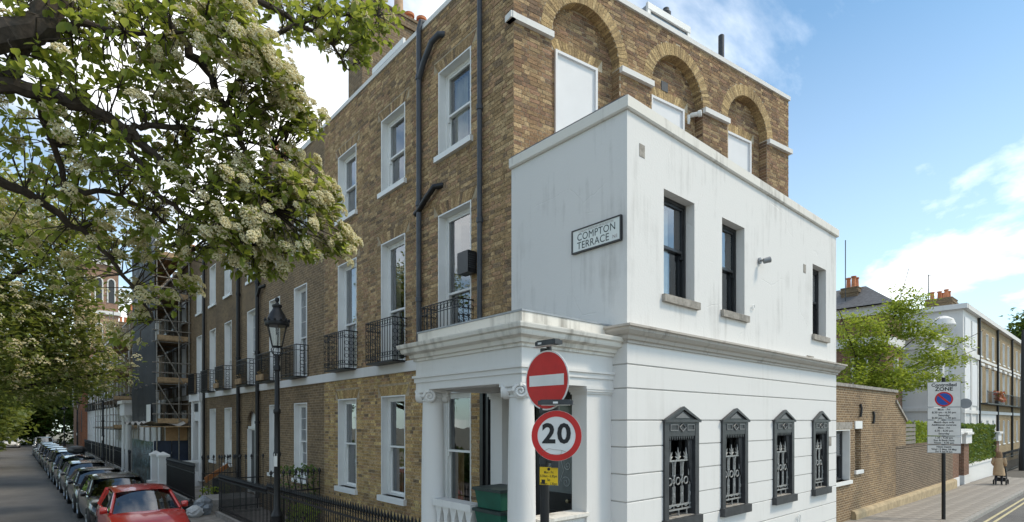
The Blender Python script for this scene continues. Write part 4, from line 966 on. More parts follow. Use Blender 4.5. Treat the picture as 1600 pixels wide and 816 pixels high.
# scaffolded house and the houses further on
h4 = terrace_house('brick_house', 'dark brick terraced house wrapped in scaffolding and black netting', 31.9, 40.2, [33.6, 36.1, 38.6], M_BR3, None, fine=False, cols=1, balc=False)
lab = ['brick terraced house with white ground floor just past the netted scaffold', 'brick terraced house behind the open tube scaffold', 'brick terraced house past the open scaffold with long iron balcony', 'brick terraced house with white ground floor, second past the open scaffold', 'brick terraced house with white ground floor, third past the open scaffold', 'brick terraced house two doors short of the red chapel', 'brick terraced house adjoining the red chapel']
for i in range(7):
    y0 = 40.2+i*8.2; terrace_house('brick_house', lab[i], y0, y0+8.2, [y0+1.6, y0+4.1, y0+6.6], M_BR3 if i % 2 else M_BR2, None, fine=False, cols=1, stuc=True)
def red_chapel():
    y0, y1 = 97.6, 116.0; x = X0-.6; fr = Fr((x, 0, 0), (0, 1), (-1, 0)); c = thing('chapel', 'red brick chapel with tall arched tower beyond the white terrace', 'church', (x, y0, -.5))
    b = MB(); b.wb(x, x+14, y0, y1, -.6, 10.5); b.build('nave', M_BRRED, c)
    tx0, tx1, ty0, ty1 = x-.1, x+4.6, 102, 107
    t = MB().wb(tx0-.4, tx1, ty0, ty1, -.6, 27).build('tower', M_BRPINK, c)
    b = MB(); b.wb(tx0-.7, tx1+.3, ty0-.3, ty1+.3, 19.0, 19.5); b.wb(tx0-.7, tx1+.3, ty0-.3, ty1+.3, 26.4, 27.2); b.build('band', M_STUC, t)
    fs = Fr((0, ty0, 0), (1, 0), (0, -1)); ft = Fr((tx0-.4, 0, 0), (0, 1), (-1, 0))
    for (f, us) in ((fs, (tx0+.8, tx0+2.3, tx0+3.8)), (ft, (103, 104.5, 106))):
        for u in us:
            for z in (14, 20.8):
                b = MB(); pts = [(u-.45, z)]+[(u-.45*math.cos(q), z+3.0+.6*math.sin(q)) for q in np.linspace(0, math.pi, 11)]+[(u+.45, z)]
                b.prism(f, pts, .0, .03); a = b.build('arched_window', M_DGREY, t)
                b = MB(); b.tube([f.p(p[0], p[1], .06) for p in pts], .1, 6); b.build('stone_arch', M_STUC, a)
    b = MB(); b.add([(tx0-.4, ty0, 27), (tx1, ty0, 27), (tx1, ty1, 27), (tx0-.4, ty1, 27), ((tx0+tx1)/2, (ty0+ty1)/2, 31)], [(0, 1, 4), (1, 2, 4), (2, 3, 4), (3, 0, 4)]); b.build('spire', M_SLATE, t)
    for z in (1.5, 6):
        for y in (99, 111, 114):
            b = MB(); pts = [(y-.6, z)]+[(y-.6*math.cos(q), z+2.4+.7*math.sin(q)) for q in np.linspace(0, math.pi, 9)]+[(y+.6, z)]; b.prism(fr, pts, 0, .03); b.build('arched_window', M_DGREY, c)
red_chapel()
for i in range(2):
    y0 = 116+i*9; terrace_house('stucco_house', ['pale far house past the chapel', 'last pale house at the end of the terrace'][i]+' with dark windows', y0, y0+9, [y0+1.8, y0+4.5, y0+7.2], M_STUC if i % 2 else M_BRPALE, None, fine=False, cols=1, stuc=True, balc=i < 1)
# porch of the next house past the scaffold
t = thing('entrance_porch', 'white porch with round columns standing past the netted scaffold', 'porch', (5.3, 43, -.3))
MB().wb(4.5, X0, 41.9, 44.3, 3.4, 4.15).build('entablature', M_STUC2, t); MB().wb(4.38, X0, 41.78, 44.42, 4.15, 4.35).build('cornice', M_CORN, t)
for y in (42.2, 44.0): MB().lathe((4.75, y, -.3), [(.24, 0), (.24, .15), (.19, .2), (.16, 3.5), (.22, 3.6), (.22, 3.7)], 16).build('column', M_STUC2, t, smooth=True)
# ------------------------------------------------------------------ scaffolding
def scaffold(name, label, x0, x1, y0, y1, lifts, top, net=None, bays=4, dy_end=True):
    s = thing(name, label, 'scaffold', (x0, y0, -.3))
    up = MB().tube([(0, 0, 0), (0, 0, top)], .03, 6).mesh('standard', M_TUBE, smooth=True)
    ly = MB().tube([(0, 0, 0), (0, y1-y0+.5, 0)], .03, 6).mesh('ledger', M_TUBE, smooth=True); lx = MB().tube([(-.2, 0, 0), (x1-x0+.2, 0, 0)], .03, 6).mesh('transom', M_TUBE, smooth=True)
    for i in range(bays+1):
        y = y0+(y1-y0)*i/bays
        for x in (x0, x1): put('standard', up, s, (x, y, -.3))
        if i == 0: put('standard', up, s, ((x0+x1)/2+.25, y, -.3))
    bd = MB().wb(-.11, .11, 0, (y1-y0)/2-.02, 0, .045).mesh('board', M_WOOD)
    for z in lifts:
        for x in (x0, x1): put('ledger', ly, s, (x, y0-.2, z))
        for dz in (.5, 1.0): put('ledger', ly, s, (x0, y0-.2, z+dz)); put('transom', lx, s, (x0, y0-.03, z+dz))
        for i in range(bays+1): put('transom', lx, s, (x0, y0+(y1-y0)*i/bays+.06, z-.06))
        k = int((x1-x0)/.24)
        for j in range(k):
            for m in (0, 1): put('board', bd, s, (x0+.15+j*.24, y0+m*(y1-y0)/2, z+.0))
        MB().wb(x0+.03, x1-.05, y0-.02, y0+.02, z+.05, z+.28).build('toe_board', M_WOOD, s)
    for a, b_ in zip(lifts, lifts[1:]):
        MB().tube([(x0, y0-.06, b_), (x1-.3, y0-.06, a)], .028, 6).build('brace', M_TUBE, s)
    if net:
        n = MB(); ys = lin(y0, y1, 9); zs = lin(net, top-.4, 20); P = []
        for y in ys:
            for z in zs: P.append((x0-.06+.03*math.sin(y*2.1+z*.7)+.02*math.sin(z*2.3), y, z))
        n.add(P, [(i*20+j, (i+1)*20+j, (i+1)*20+j+1, i*20+j+1) for i in range(8) for j in range(19)]); n.build('netting', M_NETT, s, smooth=True)
        MB().box(Fr((x0-.12, 0, 0), (0, 1), (-1, 0)), y0+1.0, y0+2.3, 3.0, 3.9, 0, .01).build('notice', M_SWHITE, s)
    return s
def netting():
    m, nt, N, L, P = nodes('black_debris_netting'); out = N['Material Output']
    P.inputs['Base Color'].default_value = (.02, .021, .023, 1); P.inputs['Roughness'].default_value = .8
    c = noise(N, L, pos(N, L, 1, 3, .4), 2.0, 4); tr = N.new('ShaderNodeBsdfTransparent'); mx = N.new('ShaderNodeMixShader')
    r = ramp(N, L, c, [(.3, (.88,)*3), (.7, (1,)*3)]); L.new(r, mx.inputs[0]); L.new(tr.outputs[0], mx.inputs[1]); L.new(P.outputs[0], mx.inputs[2]); L.new(mx.outputs[0], out.inputs[0]); return m
M_NETT = netting()
sc1 = scaffold('scaffold', 'tall tube scaffold with timber platforms and black netting on the dark brick house', 4.75, 6.15, 31.95, 40.0, (2.9, 4.95, 7.05, 9.2, 11.2), 13.6, net=3.0)
MB().wb(4.2, 6.2, 31.2, 33.4, 2.75, 2.8).build('fan_board', M_WOOD, sc1)
scaffold('scaffold', 'open tube scaffold with light timber platforms further along the terrace', 4.6, 6.1, 49, 63, (2.5, 4.6, 6.7, 8.8), 11.5, bays=6)
b = MB(); ys = lin(34, 41, 10)
tp = thing('tarpaulin', 'crumpled pale tarpaulin sheet lying over the scaffold fan boards', 'sheet', (4.5, 33, 2.9))
P = []
for i in range(14):
    for j in range(7): P.append((4.1+.33*j*.9, 31.3+i*.55, 2.92+.09*math.sin(i*1.7+j)+.06*math.sin(j*2.2)))
MB().add(P, [(i*7+j, (i+1)*7+j, (i+1)*7+j+1, i*7+j+1) for i in range(13) for j in range(6)])
b = MB(); b.add(P, [(i*7+j, (i+1)*7+j, (i+1)*7+j+1, i*7+j+1) for i in range(13) for j in range(6)]); b.build('sheet', mat('pale_tarpaulin', (.42, .39, .34), .7, var=.2), tp, smooth=True)
# site hoarding
hd = thing('hoarding', 'dark blue site hoarding panels in front of the scaffolded house', 'hoarding', (4.6, 32.6, -.3))
for k in range(2): MB().wb(4.72+.78*k, 5.48+.78*k, 32.6, 32.64, -.3, 2.05).build('panel', M_NAVY, hd)
M_MIRR, _nt, _N, _L, _P = nodes('glossy_graffiti_panel')
_L.new(ramp(_N, _L, noise(_N, _L, pos(_N, _L, 1, 1.6, 1.1), 2.1, 3, .6, .6), [(.3, (.012, .016, .016)), (.46, (.05, .07, .05)), (.55, (.20, .30, .33)), (.66, (.02, .03, .035))]), _P.inputs['Base Color']); _P.inputs['Roughness'].default_value = .18
for k in range(5): MB().wb(4.66, 4.70, 32.7+1.45*k, 34.1+1.45*k, -.3, 2.0).build('glossy_panel', M_MIRR, hd)
pb = thing('plywood_sheet', 'tan plywood sheet leaning in the scaffold above the blue hoarding', 'board', (5.7, 32.4, 2.05))
MB().wb(5.2, 6.15, 32.45, 32.48, 2.05, 3.0).build('board', mat('plywood', (.42, .26, .13), .8, var=.15), pb)
# white gate piers and balustrade
for k, (x, y) in enumerate(((4.62, 31.4), (4.66, 29.7))):
    z = gz(x, y); t = thing('gate_pier', ['white gate pier with pyramid cap next to the blue hoarding', 'white gate pier with pyramid cap at the end of the white balustrade'][k], 'pier', (x, y, z))
    MB().wb(x-.19, x+.19, y-.19, y+.19, z, z+1.55).build('shaft', M_STUC2, t); b = MB(); b.wb(x-.24, x+.24, y-.24, y+.24, z+1.55, z+1.64); hip(b, x-.24, x+.24, y-.24, y+.24, z+1.64, z+1.78, .22); b.build('cap', M_STUC2, t)
    MB().wb(x-.33, x+.33, y-.33, y+.33, z-.05, z+.35).build('base', M_STUC2, t)
t = thing('balustrade_wall', 'white pierced balustrade wall beside the flat white door surround', 'wall', (5.5, 29.6, -.15))
MB().wb(4.95, X0, 29.55, 29.75, -.2, .65).build('base', M_STUC2, t); MB().wb(4.95, X0, 29.5, 29.8, 1.05, 1.17).build('rail', M_STUC2, t)
for i in range(8): MB().lathe((5.05+i*.15, 29.65, .65), [(.03, 0), (.055, .12), (.03, .28), (.04, .4)], 8).build('baluster', M_STUC2, t, smooth=True)
# ------------------------------------------------------------------ iron railings
def bar_mesh(h, kind):
    b = MB(); b.tube([(0, 0, 0), (0, 0, h)], .0125, 5)
    if kind == 'spear': b.lathe((0, 0, h-.01), [(.012, 0), (.03, .015), (.014, .03), (.034, .085), (.002, .21)], 6)
    else: b.lathe((0, 0, h-.01), [(.012, 0), (.032, .02), (.016, .045), (.045, .085), (.038, .13), (.002, .19)], 8)
    return b.mesh('bar', M_IRON)
def railing(label, p0, p1, h=1.18, kind='spear', pitch=.115, plinth=.12, rails=(.14, 1.08), base=None, group=None):
    p0 = Vector(p0); p1 = Vector(p1); L_ = (p1-p0).length; d = (p1-p0)/L_
    zf = lambda p: (gz(p.x, p.y) if base is None else base)
    t = thing('railing', label, 'railing', (p0.x, p0.y, zf(p0)), group)
    fr = Fr((0, 0, 0), (d.x, d.y), (-d.y, d.x)); u0 = p0.dot(d); q = p0-d*u0; fr.o = Vector((q.x, q.y, 0))
    if plinth: MB().box(fr, u0, u0+L_, zf(p1)-.2, zf(p0)+plinth, -.11, .11).build('plinth', M_KERB, t)
    me = bar_mesh(h, kind); n = int(L_/pitch)
    for i in range(n+1): p = p0+d*(L_*i/n); put('bar', me, t, (p.x, p.y, zf(p)+plinth))
    for r in rails: MB().box(fr, u0-.02, u0+L_+.02, zf((p0+p1)/2)+plinth+r-.018, zf((p0+p1)/2)+plinth+r+.018, -.02, .02).build('rail', M_IRON, t)
    return t
RXF = 4.72
railing('black spear topped railing in front of the corner house', (RXF, 7.5, 0), (RXF, 15.1, 0))
railing('black spear topped railing in front of the arched doorway house', (RXF, 15.2, 0), (RXF, 20.0, 0), h=1.1)
railing('black knob topped railing returning to the wall between corner house and next', (RXF+.1, 15.15, 0), (X0-.1, 15.15, 0), h=1.5, kind='knob', pitch=.15)
railing('black knob topped railing across the steps to the arched doorway', (RXF+.1, 20.1, 0), (X0-.1, 20.1, 0), h=1.72, kind='knob', pitch=.17)
railing('black knob topped railing on the far side of the arched doorway steps', (RXF+.1, 22.8, 0), (X0-.1, 22.8, 0), h=1.6, kind='knob', pitch=.17)
railing('dense black railing along the front of the dark brick house', (RXF, 23.6, 0), (RXF, 29.2, 0), h=1.25)
for k in range(4):
    y = 41+k*9.5; railing(['black railing by the porch past the netted scaffold', 'black railing under the open tube scaffold', 'black railing past the open tube scaffold', 'far black railing before the red chapel'][k], (RXF, y, 0), (RXF, y+8.8, 0), pitch=.2)
# basement area walls and the steps to the doorway, low planting
MB().wb(RXF, X0, 20.9, 22.6, -.3, .33).build('door_steps', M_KERB, h2)
MB().wb(RXF, X0, 29.9, 31.2, -.3, .28).build('door_steps', M_KERB, h3)
for k, (y0, y1) in enumerate(((7.5, 15.1), (15.2, 20.9), (22.7, 29.5))):
    b = MB(); b.add([(RXF, y0, .02), (X0, y0, .02), (X0, y1, .0-.05), (RXF, y1, -.05)], [(0, 1, 2, 3)]); o = b.build(['corner_area_paving', 'middle_area_paving', 'far_area_paving'][k], M_SLAB, kind='structure')
# ------------------------------------------------------------------ street lamps
def street_lamp(loc, label):
    t = thing('street_lamp', label, 'street lamp', loc, 'lamps along the terrace pavement'); z = Vector(loc)
    MB().lathe(z, [(.20, 0), (.20, .28), (.17, .34), (.19, .40), (.15, .46), (.13, .78), (.155, .84), (.12, .92), (.085, 1.0), (.078, 1.4), (.075, 2.2), (.095, 2.24), (.095, 2.30), (.075, 2.34), (.068, 3.2), (.09, 3.24), (.09, 3.3), (.065, 3.34), (.058, 4.25)], 16).build('column', M_IRON, t, smooth=True)
    MB().lathe(z+Z*4.2, [(.06, 0), (.085, .03), (.085, .12), (.06, .16), (.07, .3), (.06, .4)], 12).build('collar', M_IRON, t, smooth=True)
    b = MB(); a, c = .13, .255; z0, z1 = 4.78, 5.28; n = 6
    P0 = [z+Vector((a*math.cos(q), a*math.sin(q), z0)) for q in [2*math.pi*i/n+.3 for i in range(n)]]; P1 = [z+Vector((c*math.cos(q), c*math.sin(q), z1)) for q in [2*math.pi*i/n+.3 for i in range(n)]]
    for i in range(n): b.tube([P0[i], P1[i]], .012, 5)
    b.tube(P0+[P0[0]], .018, 6); b.tube(P1+[P1[0]], .02, 6)
    for i in range(4): q = 2*math.pi*i/4+.3; b.tube([z+Vector((.05*math.cos(q), .05*math.sin(q), 4.55)), z+Vector((.14*math.cos(q), .14*math.sin(q), 4.62)), z+Vector((.17*math.cos(q), .17*math.sin(q), 4.70)), z+Vector((.12*math.cos(q), .12*math.sin(q), 4.77))], .012, 5)
    b.build('lantern_frame', M_IRON, t)
    for i in range(n):
        j = (i+1) % n; P = [P0[i]*.99+P0[j]*.01, P0[j], P1[j], P1[i]]; g = MB(); g.add(P, [(0, 1, 2, 3)]); g.build('pane', M_LAMPG, t)
    MB().lathe(z+Z*5.26, [(.285, 0), (.30, .03), (.29, .10), (.24, .14), (.20, .26), (.13, .36), (.10, .42), (.12, .45), (.12, .49), (.05, .52), (.03, .56), (.055, .60), (.05, .65), (.01, .68)], 18).build('hood', M_IRON, t, smooth=True)
    b = MB()
    for i in range(12): q = 2*math.pi*i/12; b.lathe(z+Vector((.29*math.cos(q), .29*math.sin(q), 5.36)), [(.03, 0), (.035, .03), (.005, .08)], 6)
    b.build('cresting', M_IRON, t, kind='stuff')
    MB().lathe(z+Z*4.8, [(.04, 0), (.045, .2), (.02, .26)], 10).build('bulb', M_SWHITE, t, smooth=True)
    return t
M_LAMPG = glass('lantern_glass', (.92, .93, .90), 1.2, .04)
lp = at(433, 850, 13.0); LZ = 5.94
l0 = street_lamp((lp.x, lp.y, gz(lp.x, lp.y)), 'tall black street lamp with glazed lantern by the corner house railings')
MB().box(Fr((lp.x, lp.y, 0), (RX, -RY), (-RY, -RX)), -.04, .04, 1.95, 2.25, .078, .09).build('label_plate', M_SWHITE, l0)
l0.scale = (.92, .92, 1.014)
for (px, y, lb) in ((178, 46, 'black street lamp in front of the porch past the scaffold'), (116, 72, 'black street lamp past the open tube scaffold'), (88, 100, 'farthest black street lamp past the red chapel')):
    c = copy_tree(l0, (3.75, y, gz(3.75, y))); c['label'] = lb
# ------------------------------------------------------------------ refuse sacks, timber, shrubs
def sack(loc, r, h, m, label, seed):
    rr = random.Random(seed); t = thing('refuse_sack', label, 'rubbish bag', loc); b = MB(); prof = []; seg, k = 15, 9; P = []
    for i in range(k):
        f = i/(k-1); base = r*(.75+.5*math.sin(math.pi*min(1, f*1.05))**.8)*(1 if f < .8 else (1-(f-.8)*3.6)); base = max(base, .03)
        for j in range(seg):
            q = 2*math.pi*j/seg; w = 1+.10*math.sin(3*q+f*5+seed)+.07*math.sin(7*q-f*11+seed)+rr.uniform(-.11, .11)
            P.append((loc[0]+base*w*math.cos(q), loc[1]+base*w*math.sin(q)*.85, loc[2]+h*f+.02*math.sin(5*q+seed)*(f > .1)))
    b.add(P, [(i*seg+j, i*seg+(j+1) % seg, (i+1)*seg+(j+1) % seg, (i+1)*seg+j) for i in range(k-1) for j in range(seg)]+[tuple(range(seg)), tuple(range((k-1)*seg, k*seg))]); b.build('bag', m, t)
M_BAG1 = mat('grey_polythene', (.22, .24, .26), .25, var=.35, scale=6, bmp=1.0, bscale=14); M_BAG2 = mat('white_polythene', (.55, .56, .56), .3, var=.2, scale=6, bmp=1.0, bscale=14); M_BAG3 = mat('black_polythene', (.02, .02, .022), .25, bmp=1, bscale=14)
for (px, py, tt, r, h, m, lb, sd_) in ((318, 803, 18.4, .225, .62, M_BAG1, 'shiny grey refuse sack on the pavement by the railing', 3), (304, 806, 17.9, .19, .38, M_BAG2, 'small white refuse sack lying against the grey sack', 8), (298, 795, 19.2, .2, .42, M_BAG3, 'black refuse sack behind the white and grey sacks', 5)):
    p = at(px, py, tt); sack((p.x, p.y, gz(p.x, p.y)), r, h, m, lb, sd_)
t = thing('timber_plank', 'orange brown timber board leaning in the basement area of the dark house', 'plank', (5.6, 24, .5)); b = MB(); b.add([(5.0, 23.4, .9), (6.0, 24.2, 1.35), (6.05, 24.2, 1.2), (5.05, 23.4, .7), (5.0, 23.3, .9), (6.0, 24.1, 1.35), (6.05, 24.1, 1.2), (5.05, 23.3, .7)], [(0, 1, 2, 3), (4, 5, 6, 7), (0, 1, 5, 4), (2, 3, 7, 6), (0, 3, 7, 4), (1, 2, 6, 5)]); b.build('board', mat('orange_timber', (.42, .17, .06), .7), t); b = MB(); b.wb(5.3, 5.5, 23.3, 23.5, -.1, .85); b.build('trestle', M_DGREY, t)
# ------------------------------------------------------------------ cars
def car_mat(name, col, rough=.25): return mat(name, col, rough, .0, var=.04, coat=.8, spec=.5)
M_CGLASS = glass('car_glass', (.28, .33, .32), 1.7, .08); M_TRIM = mat('black_trim', (.015, .015, .016), .5); M_LENS = mat('headlamp_lens', (.55, .57, .58), .12, .1)
M_PLATE = mat('number_plate_white', (.75, .75, .72), .5)
def loft(mb, secs, close=True):
    m = len(secs[0]); k = len(mb.v); P = [p for s in secs for p in s]
    fs = [(i*m+j, i*m+j+1, (i+1)*m+j+1, (i+1)*m+j) for i in range(len(secs)-1) for j in range(m-1)]
    if close: fs += [tuple(range(m)), tuple(range((len(secs)-1)*m, len(secs)*m))[::-1]]
    mb.add(P, fs)
def car(label, paint, L_=4.0, Wd=1.74, Ht=1.48, kind='hatch', extras=(), group='cars parked along the terrace'):
    t = thing('parked_car', label, 'car', (0, 0, 0), group); w = Wd/2; f = -L_/2
    b = MB(); suv = .12 if kind == 'suv' else 0; hood = .93+suv; cowl = f+L_*(.27 if kind != 'hatch' else .25); bt = .97+suv
    st = [(f, .62, .34, .55), (f+.05, .80, .26, .68), (f+.22, .93, .22, .80+suv*.7), (f+.7, .985, .22, hood-.06), (cowl, 1.0, .22, hood+.02), (cowl+.5, 1, .22, bt-.02), (L_*.2, 1, .22, bt), (L_*.40, .98, .22, bt+.02), (L_*.47, .94, .24, bt), (L_*.495, .86, .3, bt-.12), (L_*.5, .7, .4, .75)]
    secs = []
    for (y, ww, zb, zt) in st:
        W_ = w*ww; half = [(W_*.86, zb), (W_*.97, zb+.06), (W_, zb+(zt-zb)*.42), (W_*.985, zb+(zt-zb)*.72), (W_*.93, zt-.035), (W_*.84, zt), (W_*.4, zt+.03)]
        secs.append([(x, y, z) for x, z in half]+[(-x, y, z) for x, z in half[::-1]])
    secs = [s+[s[0]] for s in secs]; loft(b, secs)
    body = b.build('body', paint, t, smooth=True)
    rb, rf_ = (L_*.46, L_*.40) if kind != 'saloon' else (L_*.40, L_*.24); y0 = cowl+.02; y1 = cowl+.72
    wb_, wt = w*.87, w*.70; zt = Ht
    # roof panel
    secs = []
    for i in range(7):
        q = i/6; y = y1+(rf_-y1)*q; z = zt-.05*(2*q-1)**2*1.3+.0; ww = wt*(1-.05*q)
        secs.append([(ww*1.03, y, z-.07), (ww, y, z-.025), (ww*.7, y, z), (0, y, z+.015), (-ww*.7, y, z), (-ww, y, z-.025), (-ww*1.03, y, z-.07)])
    b = MB(); loft(b, secs, False); b.build('roof', paint, t, smooth='all')
    zr0, zr1 = zt-.085, zt-.09
    A = lambda x, y, z: Vector((x, y, z))
    # glazing
    def curved(name, rows):
        b = MB(); P = []
        for (x, y, z, bow) in rows:
            for i in range(9): q = -1+i/4; P.append((x*q, y+bow*q*q, z-.045*q*q*(z > hood+.2)))
        b.add(P, [(r*9+i, r*9+i+1, (r+1)*9+i+1, (r+1)*9+i) for r in range(len(rows)-1) for i in range(8)]); return b.build(name, M_CGLASS, t, smooth='all', fix=False)
    curved('windscreen', [(wb_*.97, y0, hood+.01, .22), (wb_*.9, (y0+y1)/2, (hood+zr0)/2+.04, .2), (wt*.97, y1+.03, zt-.055, .10)])
    curved('rear_window', [(wt*.92, rf_-.02, zr1+.02, -.06), (wb_*.93, rb, bt+.02, -.1)])
    for s in (-1, 1):
        P = [A(s*wb_, y0+.26, bt-.01), A(s*wb_, rb-.1, bt+.01), A(s*wt*1.0, rf_-.1, zt-.12), A(s*wt*1.03, y1+.12, zt-.12)]
        b = MB(); b.add(P if s < 0 else P[::-1], [(0, 1, 2, 3)]); b.build('side_window', M_CGLASS, t, fix=False)
        for (ya, yb, tn) in ((y0+.23, y1+.13, .035), (cowl+L_*.27, cowl+L_*.29, .03), (rb-.12, rf_-.1, .06)):
            b = MB(); b.tube([A(s*wb_*.995, ya, bt-.01), A(s*(wt*1.0), yb-.06, zt-.115)], tn, 6); b.build('pillar', paint if tn != .03 else M_TRIM, t, smooth=True)
        # mirror
        b = MB(); m0 = A(s*(wb_+.13), y0+.42, bt+.06); b.lathe(m0, [(.03, -.09), (.075, -.075), (.09, 0), (.085, .06), (.07, .075)], 12, axis=(s, 0, 0)); mo = b.build('mirror', paint, t, smooth=True)
        MB().tube([A(s*wb_*.98, y0+.40, bt-.0), m0], .03, 6).build('mirror_arm', M_TRIM, mo)
        # headlight
        b = MB(); hc = A(s*w*.72, f+.26, .70+suv*.8); P = []
        seg = 14
        for r, d in ((1, 0), (.8, -.05), (.4, -.075), (.05, -.08)):
            for i in range(seg): q = 2*math.pi*i/seg; P.append(hc+Vector((.15*r*math.cos(q), d*1.1+.16*s*(.15*r*math.cos(q))/.15*.6, .085*r*math.sin(q)+.05*r*math.cos(q)*s*.5)))
        b.add(P, [(r*seg+i, r*seg+(i+1) % seg, (r+1)*seg+(i+1) % seg, (r+1)*seg+i) for r in range(3) for i in range(seg)]); b.build('headlight', M_LENS, t, smooth=True)
        for y in (f+.72, L_*.5-.72):
            b = MB(); b.lathe((s*(w-.20), y, .315), [(.19, 0), (.29, .0), (.315, .03), (.315, .17), (.295, .205), (.21, .205)], 24, axis=(s, 0, 0), cap=False); wl = b.build('wheel', M_RUBBER, t, smooth=True)
            b = MB(); b.lathe((s*(w-.02), y, .315), [(.205, -.02), (.2, .015), (.185, .005)], 24, axis=(s, 0, 0), cap=False)
            for i in range(6): q = i*math.pi/3; b.tube([(s*(w-.005), y, .315), (s*(w-.005), y+.19*math.cos(q), .315+.19*math.sin(q))], .028, 5)
            b.lathe((s*(w-.01), y, .315), [(.06, 0), (.05, .02)], 12, axis=(s, 0, 0)); b.build('rim', M_ALLOY, wl, smooth=True)
            b = MB(); b.lathe((s*(w-.12), y, .33), [(.02, .0), (.37, .0), (.37, .115), (.345, .123)], 24, axis=(s, 0, 0), cap=False); b.build('wheel_arch', M_TRIM, t, smooth=True)
    b = MB(); b.wb(-w*.55, w*.55, f-.005, f+.1, .36, .50); b.build('grille', M_TRIM, t)
    b = MB(); b.wb(-w*.4, w*.4, f+.04, f+.14, .58, .68); b.build('upper_grille', M_TRIM, t)
    MB().wb(-.26, .26, f-.02, f, .43, .54).build('number_plate', M_PLATE, t)
    for s in (-1, 1):
        b = MB(); b.tube([A(s*.08-.25, y0+.10, hood+.03), A(s*.2-.02, y0+.16, hood+.055)], .008, 5); b.build('wiper', M_TRIM, t)
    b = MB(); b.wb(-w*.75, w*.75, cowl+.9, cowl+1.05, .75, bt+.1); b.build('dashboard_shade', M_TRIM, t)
    for s in (-1, 1):
        b = MB(); b.wb(s*.36-.2, s*.36+.2, cowl+1.2, cowl+1.34, .5, 1.1); b.wb(s*.36-.11, s*.36+.11, cowl+1.25, cowl+1.32, 1.12, 1.28); b.build('seat', M_TRIM, t)
    if 'box' in extras:
        b = MB(); secs = []
        for q in np.linspace(0, 1, 9):
            r = math.sin(math.pi*(.06+.88*q))**.45; secs.append([(.42*r*math.cos(a), y1+.1+1.6*q, Ht+.29+.23*r*math.sin(a)) for a in np.linspace(0, 2*math.pi, 17)])
        loft(b, secs); b.build('roof_box', M_TRIM, t, smooth=True)
    if 'rack' in extras:
        for s in (-1, 1): MB().tube([(s*wt*.9, y1+.1, Ht), (s*wt*.9, y1+.15, Ht+.06), (s*wt*.9, rf_-.2, Ht+.05), (s*wt*.9, rf_-.1, Ht-.02)], .018, 6).build('roof_rail', M_ALLOY, t)
    return t
P_RED = car_mat('red_paint', (.50, .028, .022)); P_BLK = car_mat('black_car_paint', (.012, .012, .014)); P_DG = car_mat('graphite_paint', (.05, .052, .056)); P_SIL = car_mat('silver_paint', (.42, .43, .45)); P_WHT = car_mat('white_car_paint', (.74, .74, .74)); P_NVY = car_mat('navy_paint', (.02, .028, .05))
cx_ = lambda y: 2.24-.0166*(y-16.75)
def place(c, yf):                                     # yf: world y of the door mirrors
    x = cx_(yf); c.location = (x, yf+.55, gz(x, yf)-.125); c.rotation_euler = (0, 0, .0166)
spec = [('red small hatchback parked beside the refuse sacks', P_RED, 3.75, 1.72, 1.50, 'hatch', ()), ('black estate car parked directly behind the red hatchback', P_BLK, 4.5, 1.80, 1.50, 'hatch', ()), ('black saloon parked second behind the red hatchback', P_BLK, 4.5, 1.80, 1.47, 'saloon', ()), ('dark grey car parked third behind the red hatchback', P_DG, 4.4, 1.78, 1.50, 'hatch', ()),
        ('dark car carrying a black roof box', P_NVY, 4.5, 1.82, 1.55, 'hatch', ('box', 'rack')), ('black off-road car parked behind the roof box car', P_BLK, 4.4, 1.86, 1.68, 'suv', ('rack',)), ('graphite car parked in front of the porch past the scaffold', P_DG, 4.2, 1.76, 1.5, 'hatch', ()), ('navy car second behind the black off-road car', P_NVY, 4.3, 1.76, 1.5, 'hatch', ())]
ys = [16.75, 21.6, 26.4, 31.2, 36.0, 40.9, 45.8, 50.6]
for s_, y in zip(spec, ys): place(car(*s_), y)
small = [('dark saloon in the middle of the far row of parked cars', P_BLK), ('graphite car in the far row of parked cars', P_DG), ('silver car near the far end of the parked row', P_SIL), ('second black car near the far end of the parked row', P_BLK), ('pale silver van-like car at the far end of the parked row', P_SIL)]
for i, (lb, p_) in enumerate(small): place(car(lb, p_, 4.3, 1.8, 1.5 if i < 4 else 1.95, 'hatch'), 55.6+i*5.4)
wc = car('white car standing alone in the roadway at the far end', P_WHT, 4.4, 1.8, 1.48, 'saloon', (), None)
if 'group' in wc: del wc['group']
p = at(19, 697, 80); wc.location = (p.x, p.y, gz(p.x, p.y)-.125)

# ------------------------------------------------------------------ side street: outbuilding, garden wall, gate piers
YW = 6.0; FW = Fr((0, YW, 0), (1, 0), (0, -1))
ob = thing('brick_outbuilding', 'single storey yellow brown brick outbuilding adjoining the white extension', 'building', (XF, YW, 0))
b = MB(); WO = [(18.2, 19.55, 1.18, 2.78), (20.05, 20.62, 1.45, 2.8)]
wall_quads(b, FW, XF+.002, 24.6, -.5, 4.12, WO, .22); b.add([(24.6, YW, -.5), (24.6, YW+4, -.5), (24.6, YW+4, 4.12), (24.6, YW, 4.12)], [(0, 1, 2, 3)]); b.build('wall', M_BRWALL, ob)
MB().box(FW, XF+.002, 24.7, 4.12, 4.22, -.4, .06).build('coping', M_STONE, ob)
b = MB(); b.add([(XF, YW+.2, 4.0), (24.6, YW+.2, 4.0), (24.6, YW+4, 4.0), (XF, YW+4, 4.0)], [(0, 1, 2, 3)]); b.build('roof', M_LEAD, ob)
w = window(FW, WO[0], ob, depth=.2, fm=M_DGREY, lm=M_WHITE, sm=M_WHITE); MB().box(FW, 20.0, 20.68, 2.8, 3.05, -.2, .03).build('lintel', M_WHITE, ob)
